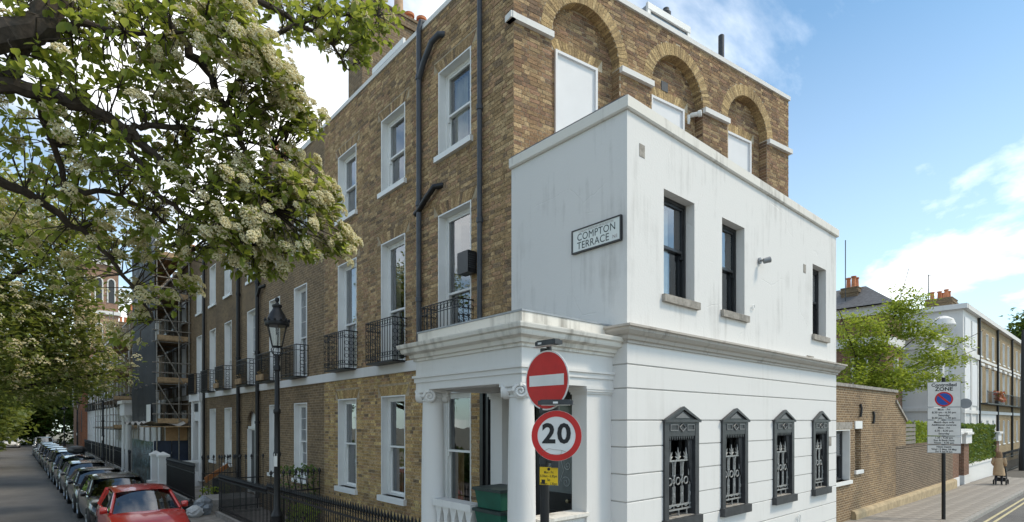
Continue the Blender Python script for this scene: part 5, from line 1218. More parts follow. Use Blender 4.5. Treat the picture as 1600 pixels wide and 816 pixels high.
b = MB(); b.box(FW, 20.06, 20.61, 1.46, 2.79, -.22, -.18); b2 = b.build('blocked_window', M_PANEL, ob); MB().box(FW, 19.98, 20.72, 1.33, 1.45, -.2, .06).build('sill', M_WHITE, b2)
MB().box(FW, 18.0, 19.8, 2.80, 3.02, -.02, .004).build('stone_lintel', M_STONE, ob)
for (px, py) in ((1343, 642), (1363, 653)):
    p = ony(px, py, YW); b = MB(); b.tube([p+Vector((0, -.03, .22)), p+Vector((.03, -.05, .08)), p+Vector((0, -.05, -.06)), p+Vector((-.03, -.04, -.2))], .035, 6); b.build('wall_anchor', M_IRON, ob)
b = MB(); b.sweep([(19.7, YW), (34.6, YW)], [(-.05, -.75), (.14, -.75), (.14, .08), (.10, .16), (-.05, .2)], side=1); b.build('plinth_render', mat('sandy_render', (.40, .31, .19), .9, var=.2, bmp=.3), ob)
gw = thing('garden_wall', 'low dark brick garden wall running on from the outbuilding', 'wall', (24.7, YW, -.2))
MB().wb(24.61, 34.4, YW, YW+.25, -.6, 2.02).build('brickwork', M_BRDARK, gw)
MB().wb(24.61, 34.4, YW-.02, YW+.27, 2.02, 2.09).build('coping', M_BRDARK, gw)
b = MB(); b.prism(FW, [(24.61, 2.0), (26.0, 2.0), (26.0, 3.05), (24.61, 3.75)], -.24, .0); b.build('raked_wall', M_BRWALL, gw)
b = MB(); b.prism(FW, [(24.58, 3.75), (26.05, 3.02), (26.05, 3.12), (24.58, 3.86)], -.28, .05); b.build('raked_coping', M_STONE, gw)
fn = thing('slat_fence', 'short grey timber slat fence standing above the garden wall', 'fence', (26.1, YW+.1, 2.0))
for k in range(5): MB().wb(26.1, 27.8, YW+.08, YW+.11, 2.12+k*.17, 2.25+k*.17).build('slat', mat('grey_timber', (.22, .20, .17), .85) if k == 0 else fn.children[0].data.materials[0], fn)
for x in (26.15, 27.7): MB().wb(x, x+.07, YW+.11, YW+.17, 2.09, 3.0).build('post', fn.children[0].data.materials[0], fn)
t = thing('water_butt', 'small turquoise plastic tub behind the garden wall', 'tub', (26.6, YW+.6, 2.0)); MB().lathe((26.3, YW+.55, 2.0), [(.28, 0), (.33, .1), (.36, 1.0), (.38, 1.05), (.3, 1.15), (.1, 1.2)], 16).build('tub', mat('turquoise_plastic', (.03, .25, .36), .4), t, smooth=True)
def gate_pier(x0, x1, ztop, label):
    z = gz(x0, YW)-.1; t = thing('gate_pier', label, 'pier', (x0, YW, z))
    MB().wb(x0, x1, YW, YW+.5, z-.3, z+.55).build('base', M_STUC2, t); MB().wb(x0+.04, x1-.04, YW+.03, YW+.47, z+.55, ztop-.6).build('brick_shaft', M_BRPIER, t)
    b = MB(); b.wb(x0-.08, x1+.08, YW-.08, YW+.58, ztop-.6, ztop-.12); b.wb(x0-.16, x1+.16, YW-.16, YW+.66, ztop-.12, ztop); b.build('cap', M_STUC2, t)
gate_pier(34.5, 36.0, 2.5, 'white capped brick gate pier where the garden wall ends')
gate_pier(37.2, 38.6, 2.45, 'white capped brick gate pier next to the hedge')
gate_pier(47.5, 48.6, 2.35, 'white capped brick gate pier at the far end of the hedge')
t = thing('entrance_lintel', 'white beam spanning the two gate piers beside the garden wall', 'beam', (36, YW, 2.0)); MB().wb(34.4, 38.7, YW-.1, YW+.55, 2.44, 2.62).build('beam', M_STUC2, t)
t = thing('plinth_wall', 'low white painted wall under the clipped hedge', 'wall', (38.7, YW, -.4)); MB().wb(38.6, 47.5, YW+.1, YW+.4, -.8, .55).build('wall', M_STUC2, t); MB().wb(38.6, 47.5, YW+.05, YW+.45, .55, .66).build('cap', M_STUC2, t)
# ------------------------------------------------------------------ controlled zone sign
zb = Vector((22.15, 4.1, gz(22.15, 4.1))); d = (zb-CAM); nn = Vector((-d.x, -d.y, 0)).normalized(); nn = rot(nn, 6)
tz = d.x*RY+d.y*RX
zs = thing('parking_sign_post', 'black post with controlled parking zone plates on the side street', 'road sign', zb)
zz = lambda py: H-(py-HZ)/F*tz
MB().tube([zb, Vector((zb.x, zb.y, zz(590)))], .055, 12).build('pole', M_IRON, zs, smooth=True)
fz = Fr((zb.x, zb.y, 0), (-nn.y, nn.x), (nn.x, nn.y)); hw = .43
pls = [(597, 636, [('Controlled', .145, 602), ('ZONE', .165, 608.5)]), (637, 656, [('Mon - Fri', .085, 640.3), ('8.30 am - 6.30 pm', .085, 644.8), ('Saturday', .085, 649.2), ('8.30 am - 1.30 pm', .085, 653.3)]), (657, 681, [('Match days only', .082, 660), ('Additional controls', .082, 664.2), ('Mon - Fri', .082, 668.7), ('6.30 - 8.30 pm', .082, 673.3), ('Saturday', .082, 677.7)]), (682, 694.5, [('1.30 - 4.30 pm', .08, 684.2), ('Sun & Bank Hols', .08, 688.2), ('Noon - 4.30 pm', .08, 692)]), (695.5, 708, [('Next match', .08, 698.3), ('Wed 12 May 18 May', .078, 702.2), ('Fri 9 Sat 8 Jun', .078, 705.8)])]
for k, (a, c, lines) in enumerate(pls):
    z1, z0 = zz(a), zz(c); pl_ = MB().box(fz, -hw, hw, z0, z1, .06, .075).build('plate', M_SGREY, zs)
    MB().box(fz, -hw+.012, hw-.012, z0+.012, z1-.012, .075, .079).build('plate_face', M_SWHITE, pl_)
    for s_, sz, py in lines: text(s_, sz, M_SBLACK, pl_, fz, 0, zz(py), .082, bold=.002 if sz < .12 else .004, sx=1.0 if sz > .12 else .98)
    if k == 0:
        fc = Fr((zb.x, zb.y, zz(624)), (-nn.y, nn.x), (nn.x, nn.y)); circle(MB(), fc, .235, .08, .083).build('red_disc', M_RED, pl_); circle(MB(), fc, .19, .083, .086).build('blue_disc', M_BLUE, pl_)
        b = MB(); q = math.radians(45); b.prism(fc, [(-.15-.02, .15-.02), (-.15+.02, .15+.02), (.15+.02, -.15+.02), (.15-.02, -.15-.02)], .086, .089); 
        for v_ in range(len(b.v)): pass
        b.build('red_slash', M_RED, pl_)
circle(MB(), Fr((zb.x, zb.y, zz(631)), (-nn.y, nn.x), (nn.x, nn.y)), .16, -.02, .0, u=.55).build('rear_disc', M_SGREY, zs)
# ------------------------------------------------------------------ houses behind the garden wall
vl = thing('brick_villa', 'brown brick villa with low hipped slate roof behind the bright green tree', 'house', (41, 10.5, 0))
b = MB(); b.wb(41, 44.6, 10.5, 22, -.8, 10.0); b.build('wall', M_BRPIER, vl)
for (a_, c_) in ((9.9, 10.5), (7.9, 8.5)): MB().wb(40.85, 44.7, 10.35, 22.1, a_, c_).build('white_band', M_STUC2, vl)
hip(MB(), 40.4, 45.2, 9.9, 22.6, 10.5, 12.2, 2.2).build('roof', M_SLATE, vl)
chimney(vl, 41.6, 42.7, 12.3, 13.3, 10.5, 12.0, [(41.85+.28*i, 12.6+.4*(i % 2), .75) for i in range(3)], M_CHIM, pm=[M_POT, M_POT, M_POT])
MB().tube([(41.2, 12.9, 11), (41.2, 12.9, 15.2)], .03, 6).build('aerial_mast', M_DGREY, vl)
FV = Fr((41, 0, 0), (0, 1), (-1, 0)); FV2 = Fr((0, 10.5, 0), (1, 0), (0, -1))
for u in (12, 14.6, 17.2):
    for v in (1, 5.2): window(FV, (u-.5, u+.5, v, v+2), vl, simple=True, room=False, depth=-.06, lip=.07)
for v in (1, 5.2): window(FV2, (42.4, 43.4, v, v+2), vl, simple=True, room=False, depth=-.06, lip=.07)
# white end house of the next terrace: front on the side street
YT = 8.1; XT = 49.7; FT = Fr((0, YT, 0), (1, 0), (0, -1)); FG = Fr((XT, 0, 0), (0, 1), (-1, 0))
wh = thing('stucco_house', 'white stucco end house with ball finial and brick chimney past the hedge', 'house', (XT, YT, -.4))
def front(hh, x0, x1, m, gm, ztop=11.0):
    ops = []
    n = max(1, int((x1-x0)/2.6+.3)); cs = [x0+(x1-x0)*(i+.5)/n for i in range(n)]
    for c in cs: ops += [(c-.55, c+.55, 8.2, 10.2), (c-.55, c+.55, 4.5, 7.3), (c-.55, c+.55, 1.0, 3.1)]
    b = MB(); wall_quads(b, FT, x0, x1, 3.6, ztop, [o for o in ops if o[2] > 3.6], .15); b.build('front_wall', m, hh)
    b = MB(); wall_quads(b, FT, x0, x1, -1, 3.6, [o for o in ops if o[2] < 3.6], .15, .02); b.build('ground_floor_wall', gm, hh)
    MB().box(FT, x0, x1, 7.75, 7.95, 0.004, .08).build('string_course', M_STUC2, hh); MB().box(FT, x0, x1, 3.6, 3.85, .021, .12).build('string_course', M_STUC2, hh)
    for o in ops: window(FT, o, hh, simple=True, depth=.12, curtain=[(0, 1, M_CURT, .3, 1)])
    for c in cs:
        MB().box(FT, c-.75, c+.75, 7.4, 7.6, .0, .16).build('window_hood', M_STUC2, hh)
    bl = MB(); bl.box(FT, x0+.1, x1-.1, 4.38, 4.46, .022, .6)
    for i in range(int((x1-x0)/.4)): bl.tube([FT.p(x0+.15+i*.4, 4.46, .57), FT.p(x0+.15+i*.4, 5.35, .57)], .016, 4)
    bl.box(FT, x0+.1, x1-.1, 5.33, 5.38, .55, .6); bl.build('balcony', M_IRON, hh, kind='stuff')
    MB().box(FT, x0, x1, ztop, ztop+.35, -.3, .3).build('cornice', M_STUC2, hh)
    b = MB(); b.add([(x0, YT+.2, ztop), (x1, YT+.2, ztop), (x1, YT+9, ztop), (x0, YT+9, ztop)], [(0, 1, 2, 3)]); b.build('roof', M_SLATE, hh)
b = MB(); b.add([(XT, YT, -1), (55, YT, -1), (55, YT, 11), (XT, YT, 11)], [(0, 1, 2, 3)]); b.add([(XT, YT, 11), (55, YT, 11), (55, YT+9, 11), (XT, YT+9, 11)], [(0, 1, 2, 3)]); b.build('front_wall', M_STUC2, wh)
MB().box(FT, XT, 55, 11, 11.35, -.3, .3).build('cornice', M_STUC2, wh); MB().box(FT, XT-.1, 55, 7.75, 8.1, 0, .15).build('string_course', M_STUC2, wh); MB().box(FT, XT-.1, 55, 3.6, 3.85, 0, .12).build('string_course', M_STUC2, wh)
for (a_, c_) in ((XT+.4, XT+2.2), (XT+3.0, XT+4.9)):
    for (v0, v1) in ((8.5, 10.5), (4.2, 7.3)): MB().box(FT, a_, c_, v0, v1, .0, .06).build('blind_panel', M_PANEL, wh)
for a_ in (XT+.05, XT+2.4, XT+5.0): MB().box(FT, a_, a_+.25, -.9, 7.7, 0, .1).build('pilaster', M_STUC2, wh)
b = MB(); b.add([(XT, YT, -1), (XT, YT+9, -1), (XT, YT+9, 11), (XT, YT, 11)], [(0, 1, 2, 3)]); b.build('gable_wall', M_STUC2, wh)
MB().wb(XT-.35, XT+.1, YT-.3, YT+9.3, 11.0, 11.35).build('gable_cornice', M_STUC2, wh)
for (u0, u1) in ((YT+.5, YT+1.9), (YT+2.6, YT+4.0)): 
    for (v0, v1) in ((8.2, 10.3), (3.9, 7.0)): MB().box(FG, u0, u1, v0, v1, .0, .05).build('blind_panel', M_PANEL, wh)
MB().wb(XT-4.5, XT-.01, YT+.9, YT+8, -1, 8.6).build('side_wing', M_STUC2, wh); MB().wb(XT-4.8, XT-.01, YT+.6, YT+8.3, 8.6, 8.9).build('wing_cornice', M_STUC2, wh)
FWG = Fr((XT-4.5, 0, 0), (0, 1), (-1, 0)); FWF = Fr((0, YT+.9, 0), (1, 0), (0, -1))
for (v0, v1) in ((.4, 3.2), (4.4, 7.4)): window(FWF, (XT-2.9, XT-1.7, v0, v1), wh, simple=True, room=False, depth=-.08, lip=.09)
for v in (3.7, 7.9): MB().wb(XT-4.62, XT-.01, YT+.78, YT+8.1, v, v+.22).build('string_course', M_STUC2, wh)
for u_ in (XT-4.45, XT-.6): MB().box(FWF, u_, u_+.45, -.9, 8.6, 0, .1).build('pilaster', M_STUC2, wh)
hip(MB(), XT-4.6, XT-.02, YT+.8, YT+8.2, 8.9, 9.9, 1.5).build('wing_roof', M_LEAD, wh)
MB().lathe((XT-2.0, YT+.75, 8.9), [(.25, 0), (.35, .12), (.2, .2), (.55, .42), (.72, .8), (.58, 1.2), (.25, 1.4), (.05, 1.45)], 24).build('ball_finial', M_STUC2, wh, smooth=True)
chimney(wh, 53.0, 55.0, 9.3, 11.0, 11, 12.5, [(53.3+.42*i, 9.7+.5*(i % 2), .65) for i in range(4)]+[(53.4, 10.6, .6)], M_CHIM, pm=[M_POT]*3)
MB().tube([(53.2, 10.8, 12.5), (53.2, 10.8, 14.6)], .035, 6).build('aerial_mast', M_DGREY, wh); MB().tube([(53.2, 10.8, 14.5), (53.9, 10.4, 14.5)], .03, 6).build('aerial_arm', M_DGREY, wh)
for i in range(4):
    x0 = 55+i*8.5; th_ = thing('brick_house', ['yellow brick terraced house joined to the white end house', 'yellow brick terraced house with blue skylight roof beyond the white end house', 'third yellow brick house of the side street terrace', 'last yellow brick house of the side street terrace'][i], 'house', (x0, YT, -.6)); front(th_, x0, x0+8.5, M_BRPALE, M_STUC2 if i < 1 else M_BRPALE)
    pipe([FT.p(x0+.1, -.5, .12), FT.p(x0+.1, 11, .12)], .09, th_, M_IRON)
    if i == 1:
        b = MB(); b.add([(x0+1, YT+.4, 11.3), (x0+6, YT+.4, 11.3), (x0+6, YT+2.2, 13.6), (x0+1, YT+2.2, 13.6)], [(0, 1, 2, 3)]); b.build('skylight', mat('blue_roof_glass', (.12, .19, .30), .2), th_)
# flowers in a red window box on the far balcony
t = thing('flower_box', 'red flowers in a box on the far iron balcony', 'planter', (61, YT-.5, 4.5)); MB().box(FT, 60.2, 62.4, 4.5, 4.7, .35, .6).build('trough', M_DGREY, t); b = MB()
for i in range(150):
    p = FT.p(random.uniform(60, 62.6), random.uniform(4.65, 5.5), random.uniform(.3, .8)); d_ = Vector((random.gauss(0, 1), random.gauss(0, 1), random.gauss(0, 1))).normalized()*.13; e_ = d_.orthogonal().normalized()*.1; b.add([p-d_, p+e_, p+d_, p-e_], [(0, 1, 2, 3)])
b.build('blossom', leaf('red_blossom', [(.45, .05, .05), (.5, .12, .10), (.08, .12, .03)], .2), t, kind='stuff')
# railings and bins far along the side street
railing('black front garden railing past the hedge on the side street', (49, YW, 0), (66, YW, 0), pitch=.3, plinth=.0, h=1.3, base=-.55)
for i, x in enumerate((54, 55.2)):
    t = thing('wheelie_bin', ['dark green wheelie bin behind the far railing next to the hedge', 'dark green wheelie bin farther along the same railing'][i], 'bin', (x, YW+.7, -.5)); MB().wb(x-.3, x+.3, YW+.5, YW+1.1, -.5, .55).build('body', M_LID, t); MB().wb(x-.33, x+.33, YW+.45, YW+1.15, .55, .63).build('lid', M_LID, t)
# lamp column at the right edge
p = Vector((54.0, 5.4, -.55)); t = thing('street_lamp', 'tall black lamp column on the side street pavement beyond the hedge', 'street lamp', p)
MB().lathe(p, [(.24, 0), (.24, 1.5), (.18, 1.7), (.16, 4), (.1, 9.5), (.06, 10.2)], 12).build('column', M_IRON, t, smooth=True); MB().tube([p+Z*10.1, p+Vector((.3, -.5, 10.6)), p+Vector((.6, -1.4, 10.7))], .05, 6).build('arm', M_IRON, t); MB().wb(p.x+.45, p.x+.75, p.y-2.1, p.y-1.3, p.z+10.62, p.z+10.8).build('lantern', M_DGREY, t)
# ------------------------------------------------------------------ foliage
def leaf_verts(c, d, nrm, ln, wd, fold=.25):
    """numpy: leaf blades as two folded quads each; c base, d direction, nrm face normal"""
    s = np.cross(d, nrm); s /= np.linalg.norm(s, axis=1, keepdims=True)+1e-9; n2 = np.cross(s, d)
    L_, W_ = ln[:, None], wd[:, None]
    v0 = c; v3 = c+d*L_
    lift = n2*W_*fold
    v1 = c+d*L_*.30+s*W_*.46+lift; v2 = c+d*L_*.70+s*W_*.42+lift; v5 = c+d*L_*.30-s*W_*.46+lift; v4 = c+d*L_*.70-s*W_*.42+lift
    return np.stack([v0, v1, v2, v3, v4, v5], 1)
def leaves_mesh(name, V, m):
    n = len(V); me = bpy.data.meshes.new(name); me.vertices.add(n*6); me.vertices.foreach_set('co', V.reshape(-1).astype(np.float32))
    me.loops.add(n*8); me.polygons.add(n*2); base = np.arange(n)[:, None]*6
    li = np.concatenate([base+np.array([0, 1, 2, 3]), base+np.array([0, 3, 4, 5])], 1)
    me.loops.foreach_set('vertex_index', li.reshape(-1).astype(np.int32)); me.polygons.foreach_set('loop_start', np.arange(n*2, dtype=np.int32)*4); me.polygons.foreach_set('loop_total', np.full(n*2, 4, np.int32))
    me.update(calc_edges=True); me.materials.append(m); return me
def unit(n):
    v = rng.normal(size=(n, 3)); return v/np.linalg.norm(v, axis=1, keepdims=True)
def part_mesh(name, me, parent, kind=None):
    o = bpy.data.objects.new(name, me); COL.objects.link(o); o.parent = parent; o.location = -ORG[parent.name]; ORG[o.name] = ORG[parent.name]
    if kind: o['kind'] = kind
    return o
M_LEAF = leaf('whitebeam_leaf', [(.13, .18, .03), (.19, .25, .045), (.235, .295, .06), (.30, .335, .11), (.16, .21, .04)], .6)
M_LEAFB = leaf('far_tree_leaf', [(.11, .15, .035), (.15, .195, .05), (.20, .245, .085), (.12, .165, .045)], .45)
M_FLOW = leaf('cream_blossom', [(.80, .72, .45), (.85, .80, .58), (.74, .60, .32), (.86, .82, .64)], .35, .8)
M_LIME = leaf('lime_leaf', [(.16, .24, .03), (.24, .33, .045), (.33, .41, .06), (.13, .19, .03)], .5)
M_HEDGE = leaf('hedge_leaf', [(.04, .09, .02), (.06, .13, .03), (.10, .19, .045), (.03, .07, .015)], .3)
# near flowering tree: limbs traced as directions, spread over 4 to 8 m distance
LIMBS = [
 ([(-900, 760, 4.2), (-700, 420, 4.3), (-430, 180, 4.5), (-150, 75, 4.7), (20, 52, 4.9), (70, 45, 5.1), (105, -25, 5.3), (140, -160, 5.6)], [.28, .24, .20, .155, .13, .12, .09, .06]),
 ([(-430, 180, 4.5), (-200, 140, 4.7), (0, 133, 5.0), (85, 148, 5.2), (150, 175, 5.35), (200, 205, 5.5), (240, 240, 5.7), (282, 282, 5.9), (330, 320, 6.1)], [.16, .10, .075, .065, .06, .05, .04, .03, .015]),
 ([(196, 203, 5.5), (230, 196, 5.6), (300, 200, 5.9), (370, 212, 6.2), (440, 240, 6.5)], [.035, .03, .028, .02, .01]),
 ([(140, -160, 5.6), (220, -20, 5.7), (275, 55, 5.8), (320, 105, 5.9), (352, 165, 6.0), (375, 222, 6.1), (390, 275, 6.2), (430, 330, 6.4)], [.07, .06, .05, .045, .04, .032, .025, .012]),
 ([(352, 165, 6.0), (372, 128, 6.1), (420, 60, 6.4), (500, 20, 6.7), (590, 25, 7.0)], [.03, .03, .026, .02, .01]),
 ([(140, -160, 5.6), (300, -60, 6.0), (420, 10, 6.4), (520, 70, 6.8), (545, 110, 7.0)], [.06, .05, .035, .02, .008]),
 ([(70, 45, 5.1), (140, 38, 5.3), (250, 60, 5.5), (320, 35, 5.6)], [.05, .035, .025, .012]),
 ([(0, 133, 5.0), (20, 100, 5.1), (55, 62, 5.0)], [.06, .055, .05]),
 ([(60, 150, 5.2), (100, 300, 5.8), (170, 300, 6.0), (240, 330, 6.3), (300, 390, 6.6)], [.03, .03, .028, .02, .01]),
 ([(-200, 140, 4.7), (-60, 260, 5.3), (40, 300, 5.8), (130, 360, 6.3), (210, 450, 6.8), (240, 500, 7.0)], [.08, .06, .045, .03, .02, .01]),
 ([(200, 205, 5.5), (205, 240, 5.6), (240, 300, 5.8), (300, 340, 6.1), (360, 370, 6.4), (430, 395, 6.8)], [.035, .03, .028, .022, .016, .01]),
]
TB = Vector((-3.6, 6.5, -.15))
near = thing('flowering_tree', 'near flowering tree with cream blossom clusters reaching over the parked cars', 'tree', TB)
segp = []
b = MB(); first = at(*LIMBS[0][0][0]); b.tube([TB-Z*.3, TB+Vector((.1, .1, 1.2)), (TB+first)/2+Vector((0, 0, .6)), first], [.36, .30, .29, .29], 10); b.build('trunk', M_BARK, near, smooth=True)
for pts, rs in LIMBS:
    W3 = [at(*p) for p in pts]; out = []; rr = []
    for i in range(len(W3)-1):                          # a little crookedness between the traced points
        for k in range(4):
            q = k/4; j = Vector((random.gauss(0, 1), random.gauss(0, 1), random.gauss(0, 1)))*.018*(1 if k else 0)
            out.append(W3[i].lerp(W3[i+1], q)+j); rr.append(rs[i]*(1-q)+rs[i+1]*q)
    out.append(W3[-1]); rr.append(rs[-1]); MB().tube(out, rr, 8).build('limb', M_BARK, near, smooth=True); segp += [(p, r) for p, r in zip(out, rr)]
SEG = np.array([tuple(p) for p, r in segp]); 
# leaf masses: pixel ellipse, distance and half depth, sprig count, share of sprigs in flower
BLOBS = [
 (60, 20, 110, 60, 5.2, .6, 80, .08), (180, 30, 100, 60, 5.4, .6, 80, .10), (60, 110, 90, 50, 5.2, .5, 45, .05), (150, 110, 80, 60, 5.4, .5, 45, .08),
 (300, 20, 110, 50, 5.8, .6, 95, .18), (345, 45, 60, 55, 5.4, .4, 55, .55), (390, 95, 50, 40, 5.7, .4, 45, .65), (425, 130, 40, 26, 6.0, .4, 28, .6), (450, 165, 35, 25, 6.1, .3, 24, .55), (490, 25, 110, 42, 6.6, .7, 110, .12), (590, 35, 40, 38, 7.0, .4, 46, .12), (545, 75, 45, 30, 6.9, .4, 30, .12),
 (255, 85, 35, 30, 5.6, .3, 26, .4), (230, 140, 60, 40, 5.6, .5, 28, .05), (275, 155, 30, 35, 5.8, .3, 22, .5), (60, 200, 90, 45, 5.5, .6, 50, .1), (160, 215, 80, 40, 5.6, .5, 46, .08), (110, 270, 110, 50, 6.0, .8, 65, .25), (230, 270, 70, 50, 6.0, .6, 60, .12), (290, 225, 60, 45, 6.0, .5, 40, .15), (350, 175, 60, 40, 6.0, .5, 42, .15),
 (420, 195, 60, 35, 6.2, .4, 44, .25), (480, 195, 34, 26, 6.4, .3, 24, .3), (330, 290, 80, 50, 6.2, .6, 70, .15), (400, 270, 70, 45, 6.3, .5, 66, .25), (470, 285, 46, 40, 6.5, .4, 50, .55), (500, 320, 30, 34, 6.6, .3, 34, .6), (420, 330, 80, 45, 6.4, .5, 80, .4), (370, 370, 80, 40, 6.4, .6, 70, .25), (450, 390, 60, 30, 6.6, .4, 52, .4), (525, 385, 30, 26, 6.8, .3, 30, .6), (400, 415, 60, 20, 6.6, .3, 34, .25),
 (280, 340, 80, 50, 6.4, .7, 55, .15), (180, 340, 90, 50, 6.6, .9, 60, .3), (70, 340, 90, 60, 6.8, 1.0, 60, .35), (310, 395, 60, 36, 6.7, .6, 32, .2), (215, 405, 65, 40, 6.9, .7, 28, .25), (230, 470, 50, 36, 7.0, .5, 20, .4), (200, 515, 40, 26, 7.1, .4, 13, .4), (295, 450, 22, 16, 7.0, .2, 9, .8), (120, 410, 80, 50, 7.2, .8, 34, .3),
 (-250, 60, 180, 140, 5.0, .8, 60, .1), (150, -170, 300, 100, 6.0, 1.0, 50, .1), (480, -110, 160, 60, 6.8, .8, 24, .1)]
LV, FC, TW = [], [], MB()
MB_T = []
for (px, py, rx, ry, t0, dt, n, pf) in BLOBS:
    n = int(n*.72)
    for _ in range(n):
        while True:
            q = np.random.default_rng(rng.integers(1 << 30)).uniform(-1, 1, 3)
            if q@q <= 1: break
        p = at(px+rx*q[0], py+ry*q[1], t0+dt*q[2]); MB_T.append((p, pf))
for p, pf in MB_T:
    pa = np.array(p); k = rng.integers(5, 9)
    d2 = ((SEG-pa)**2).sum(1); near_p = Vector(SEG[d2.argmin()])
    to = (p-near_p); ax = to.normalized() if to.length > .05 else Vector((0, 0, 1)); ax = (ax+Vector((0, 0, .35))).normalized()
    if to.length < 1.3:
        m_ = near_p.lerp(p, .5)+Vector((random.gauss(0, .05), random.gauss(0, .05), random.gauss(0, .05)+.04)); TW.tube([near_p, m_, p], [.008, .006, .004], 4, False)
    else:
        TW.tube([p-ax*.35, p-ax*.15+Vector((random.gauss(0, .03), random.gauss(0, .03), 0)), p], [.006, .005, .003], 4, False)
    dirs = unit(k)*.9+np.array(ax)*.55; dirs[:, 2] -= .15; dirs /= np.linalg.norm(dirs, axis=1, keepdims=True)
    nr = unit(k)*.5+np.array([.1, -.1, 1.0]); ln = rng.uniform(.07, .125, k)
    LV.append(leaf_verts(pa+dirs*.03, dirs, nr, ln, ln*rng.uniform(.5, .66, k)))
    if random.random() < min(.95, pf*1.6):
        for _ in range(random.randint(1, 4)): FC.append((p+ax*.05+Vector((random.gauss(0, .05), random.gauss(0, .05), .03+random.gauss(0, .03))), ax))
LV = np.concatenate(LV)
TW.build('twigs', M_BARK, near, kind='stuff', fix=False)
cen = LV[:, 0]; dep = cen[:, 0]*RY+cen[:, 1]*RX; pxs = 800+F*(cen[:, 0]*RX-cen[:, 1]*RY)/dep; pys = HZ-(cen[:, 2]-H)*F/dep
vis = (pxs > 0) & (pxs < 1600) & (pys > 5); order = np.argsort(np.where(vis, dep, 1e9)); sing = order[:300]; rest = order[300:]
part_mesh('foliage', leaves_mesh('foliage', LV[rest], M_LEAF), near, 'stuff')
for i in sing:
    c = LV[i, 0]; me = leaves_mesh('leaf', LV[i:i+1]-c, M_LEAF); put('leaf', me, near, Vector(c))
# blossom clusters: flat domes of small florets
def cluster(seed):
    r = np.random.default_rng(seed); V = []; Fs = []
    for i in range(70):
        q = r.uniform(0, 2*math.pi); rad = .062*math.sqrt(r.uniform(0, 1)); c = np.array([rad*math.cos(q), rad*math.sin(q), .042*(1-(rad/.066)**2)+r.normal(0, .005)])
        s = r.uniform(.008, .013); ax = np.array([c[0]*6, c[1]*6, .6])+r.normal(0, .35, 3); ax /= np.linalg.norm(ax); u_ = np.cross(ax, [.3, .5, .8]); u_ /= np.linalg.norm(u_); v_ = np.cross(ax, u_); k = len(V)
        for j in range(5): a = 2*math.pi*j/5; V.append(c+s*(u_*math.cos(a)+v_*math.sin(a)))
        V.append(c+ax*s*.7); Fs += [(k+j, k+(j+1) % 5, k+5) for j in range(5)]
    for i in range(10):
        q = r.uniform(0, 2*math.pi); k = len(V); e = np.array([.045*math.cos(q), .045*math.sin(q), .025]); V += [np.array([0, 0, -.04]), e+[.004, 0, 0], e-[.004, 0, 0]]; Fs.append((k, k+1, k+2))
    return V, Fs
CL = [cluster(s) for s in range(5)]; CM = []
for V, Fs in CL:
    b = MB(); b.add(V, Fs); CM.append(b.mesh('blossom_cluster', M_FLOW, fix=False))
FC.sort(key=lambda f: f[0].x*RY+f[0].y*RX)
bl = MB()
for i, (p, ax) in enumerate(FC):
    k = i % 5; sc = random.uniform(.75, 1.2); up = (ax+Vector((.3, -.3, .8))).normalized(); qt = up.to_track_quat('Z', 'Y')
    if i < 300: o = put('blossom_cluster', CM[k], near, p, qt.to_euler(), (sc,)*3)
    else:
        R_ = qt.to_matrix(); bl.add([p+R_ @ (Vector(v)*sc) for v in CL[k][0]], CL[k][1])
if bl.v: bl.build('blossom', M_FLOW, near, kind='stuff', fix=False)
# generic tree: trunk, limbs and a crown of leaf clumps
def tree(label, base, trunk_h, blobs, m, n_clump, leaf_len, group=None, name='tree', flowers=0, trunk_r=.2, horiz=False, fm=None, per=14, cl=.5):
    t = thing(name, label, 'tree', base, group); B = Vector(base)
    top = B+Vector((random.gauss(0, .2), random.gauss(0, .2), trunk_h)); MB().tube([B-Z*.3, B.lerp(top, .5)+Vector((.1, -.05, 0)), top], [trunk_r*1.25, trunk_r, trunk_r*.75], 8).build('trunk', M_BARK, t, smooth=True)
    V = []; FL_ = []; vol = np.array([r[0]*r[1]*r[2] for c, r in blobs]); ns = np.maximum(6, (n_clump*vol/vol.sum())).astype(int)
    for (c, r), n in zip(blobs, ns):
        c = Vector(c); mid = top.lerp(c, .55)+Vector((random.gauss(0, .2), random.gauss(0, .2), .1)); MB().tube([top-Z*.2, mid, c, c+(c-mid)*.5], [trunk_r*.5, trunk_r*.3, trunk_r*.14, .012], 6).build('limb', M_BARK, t, smooth=True)
        u = unit(n)*(rng.uniform(.25, 1, (n, 1))**.45); P = np.array(c)+u*np.array(r)
        for p in P:
            k = per; off = rng.normal(size=(k, 3))*cl*np.array([.5, .5, .25 if horiz else .4]); d = unit(k); d[:, 2] = d[:, 2]*.5-.1; d /= np.linalg.norm(d, axis=1, keepdims=True)
            nr = unit(k)*.5+np.array([0, 0, 1.0]); ln = leaf_len*rng.uniform(.7, 1.3, k); V.append(leaf_verts(p+off, d, nr, ln, ln*.55))
            if flowers and random.random() < flowers: FL_.append(p)
    part_mesh('crown', leaves_mesh('crown', np.concatenate(V), m), t, 'stuff')
    if FL_:
        b = MB()
        for p in FL_:
            for q in range(random.randint(1, 3)):
                c = Vector(p)+Vector((random.gauss(0, .3), random.gauss(0, .3), .12+random.random()*.2)); s = random.uniform(.10, .2); k = random.randrange(5)
                up = Vector((random.gauss(.3, .4), random.gauss(-.3, .4), 1)).normalized(); R_ = up.to_track_quat('Z', 'Y').to_matrix()
                Vv = [c+R_ @ (Vector(v)*(s/.065)) for v in CL[k][0][:180]]; b.add(Vv, [f for f in CL[k][1] if max(f) < 180])
        b.build('blossom', M_FLOW, t, kind='stuff', fix=False)
    return t
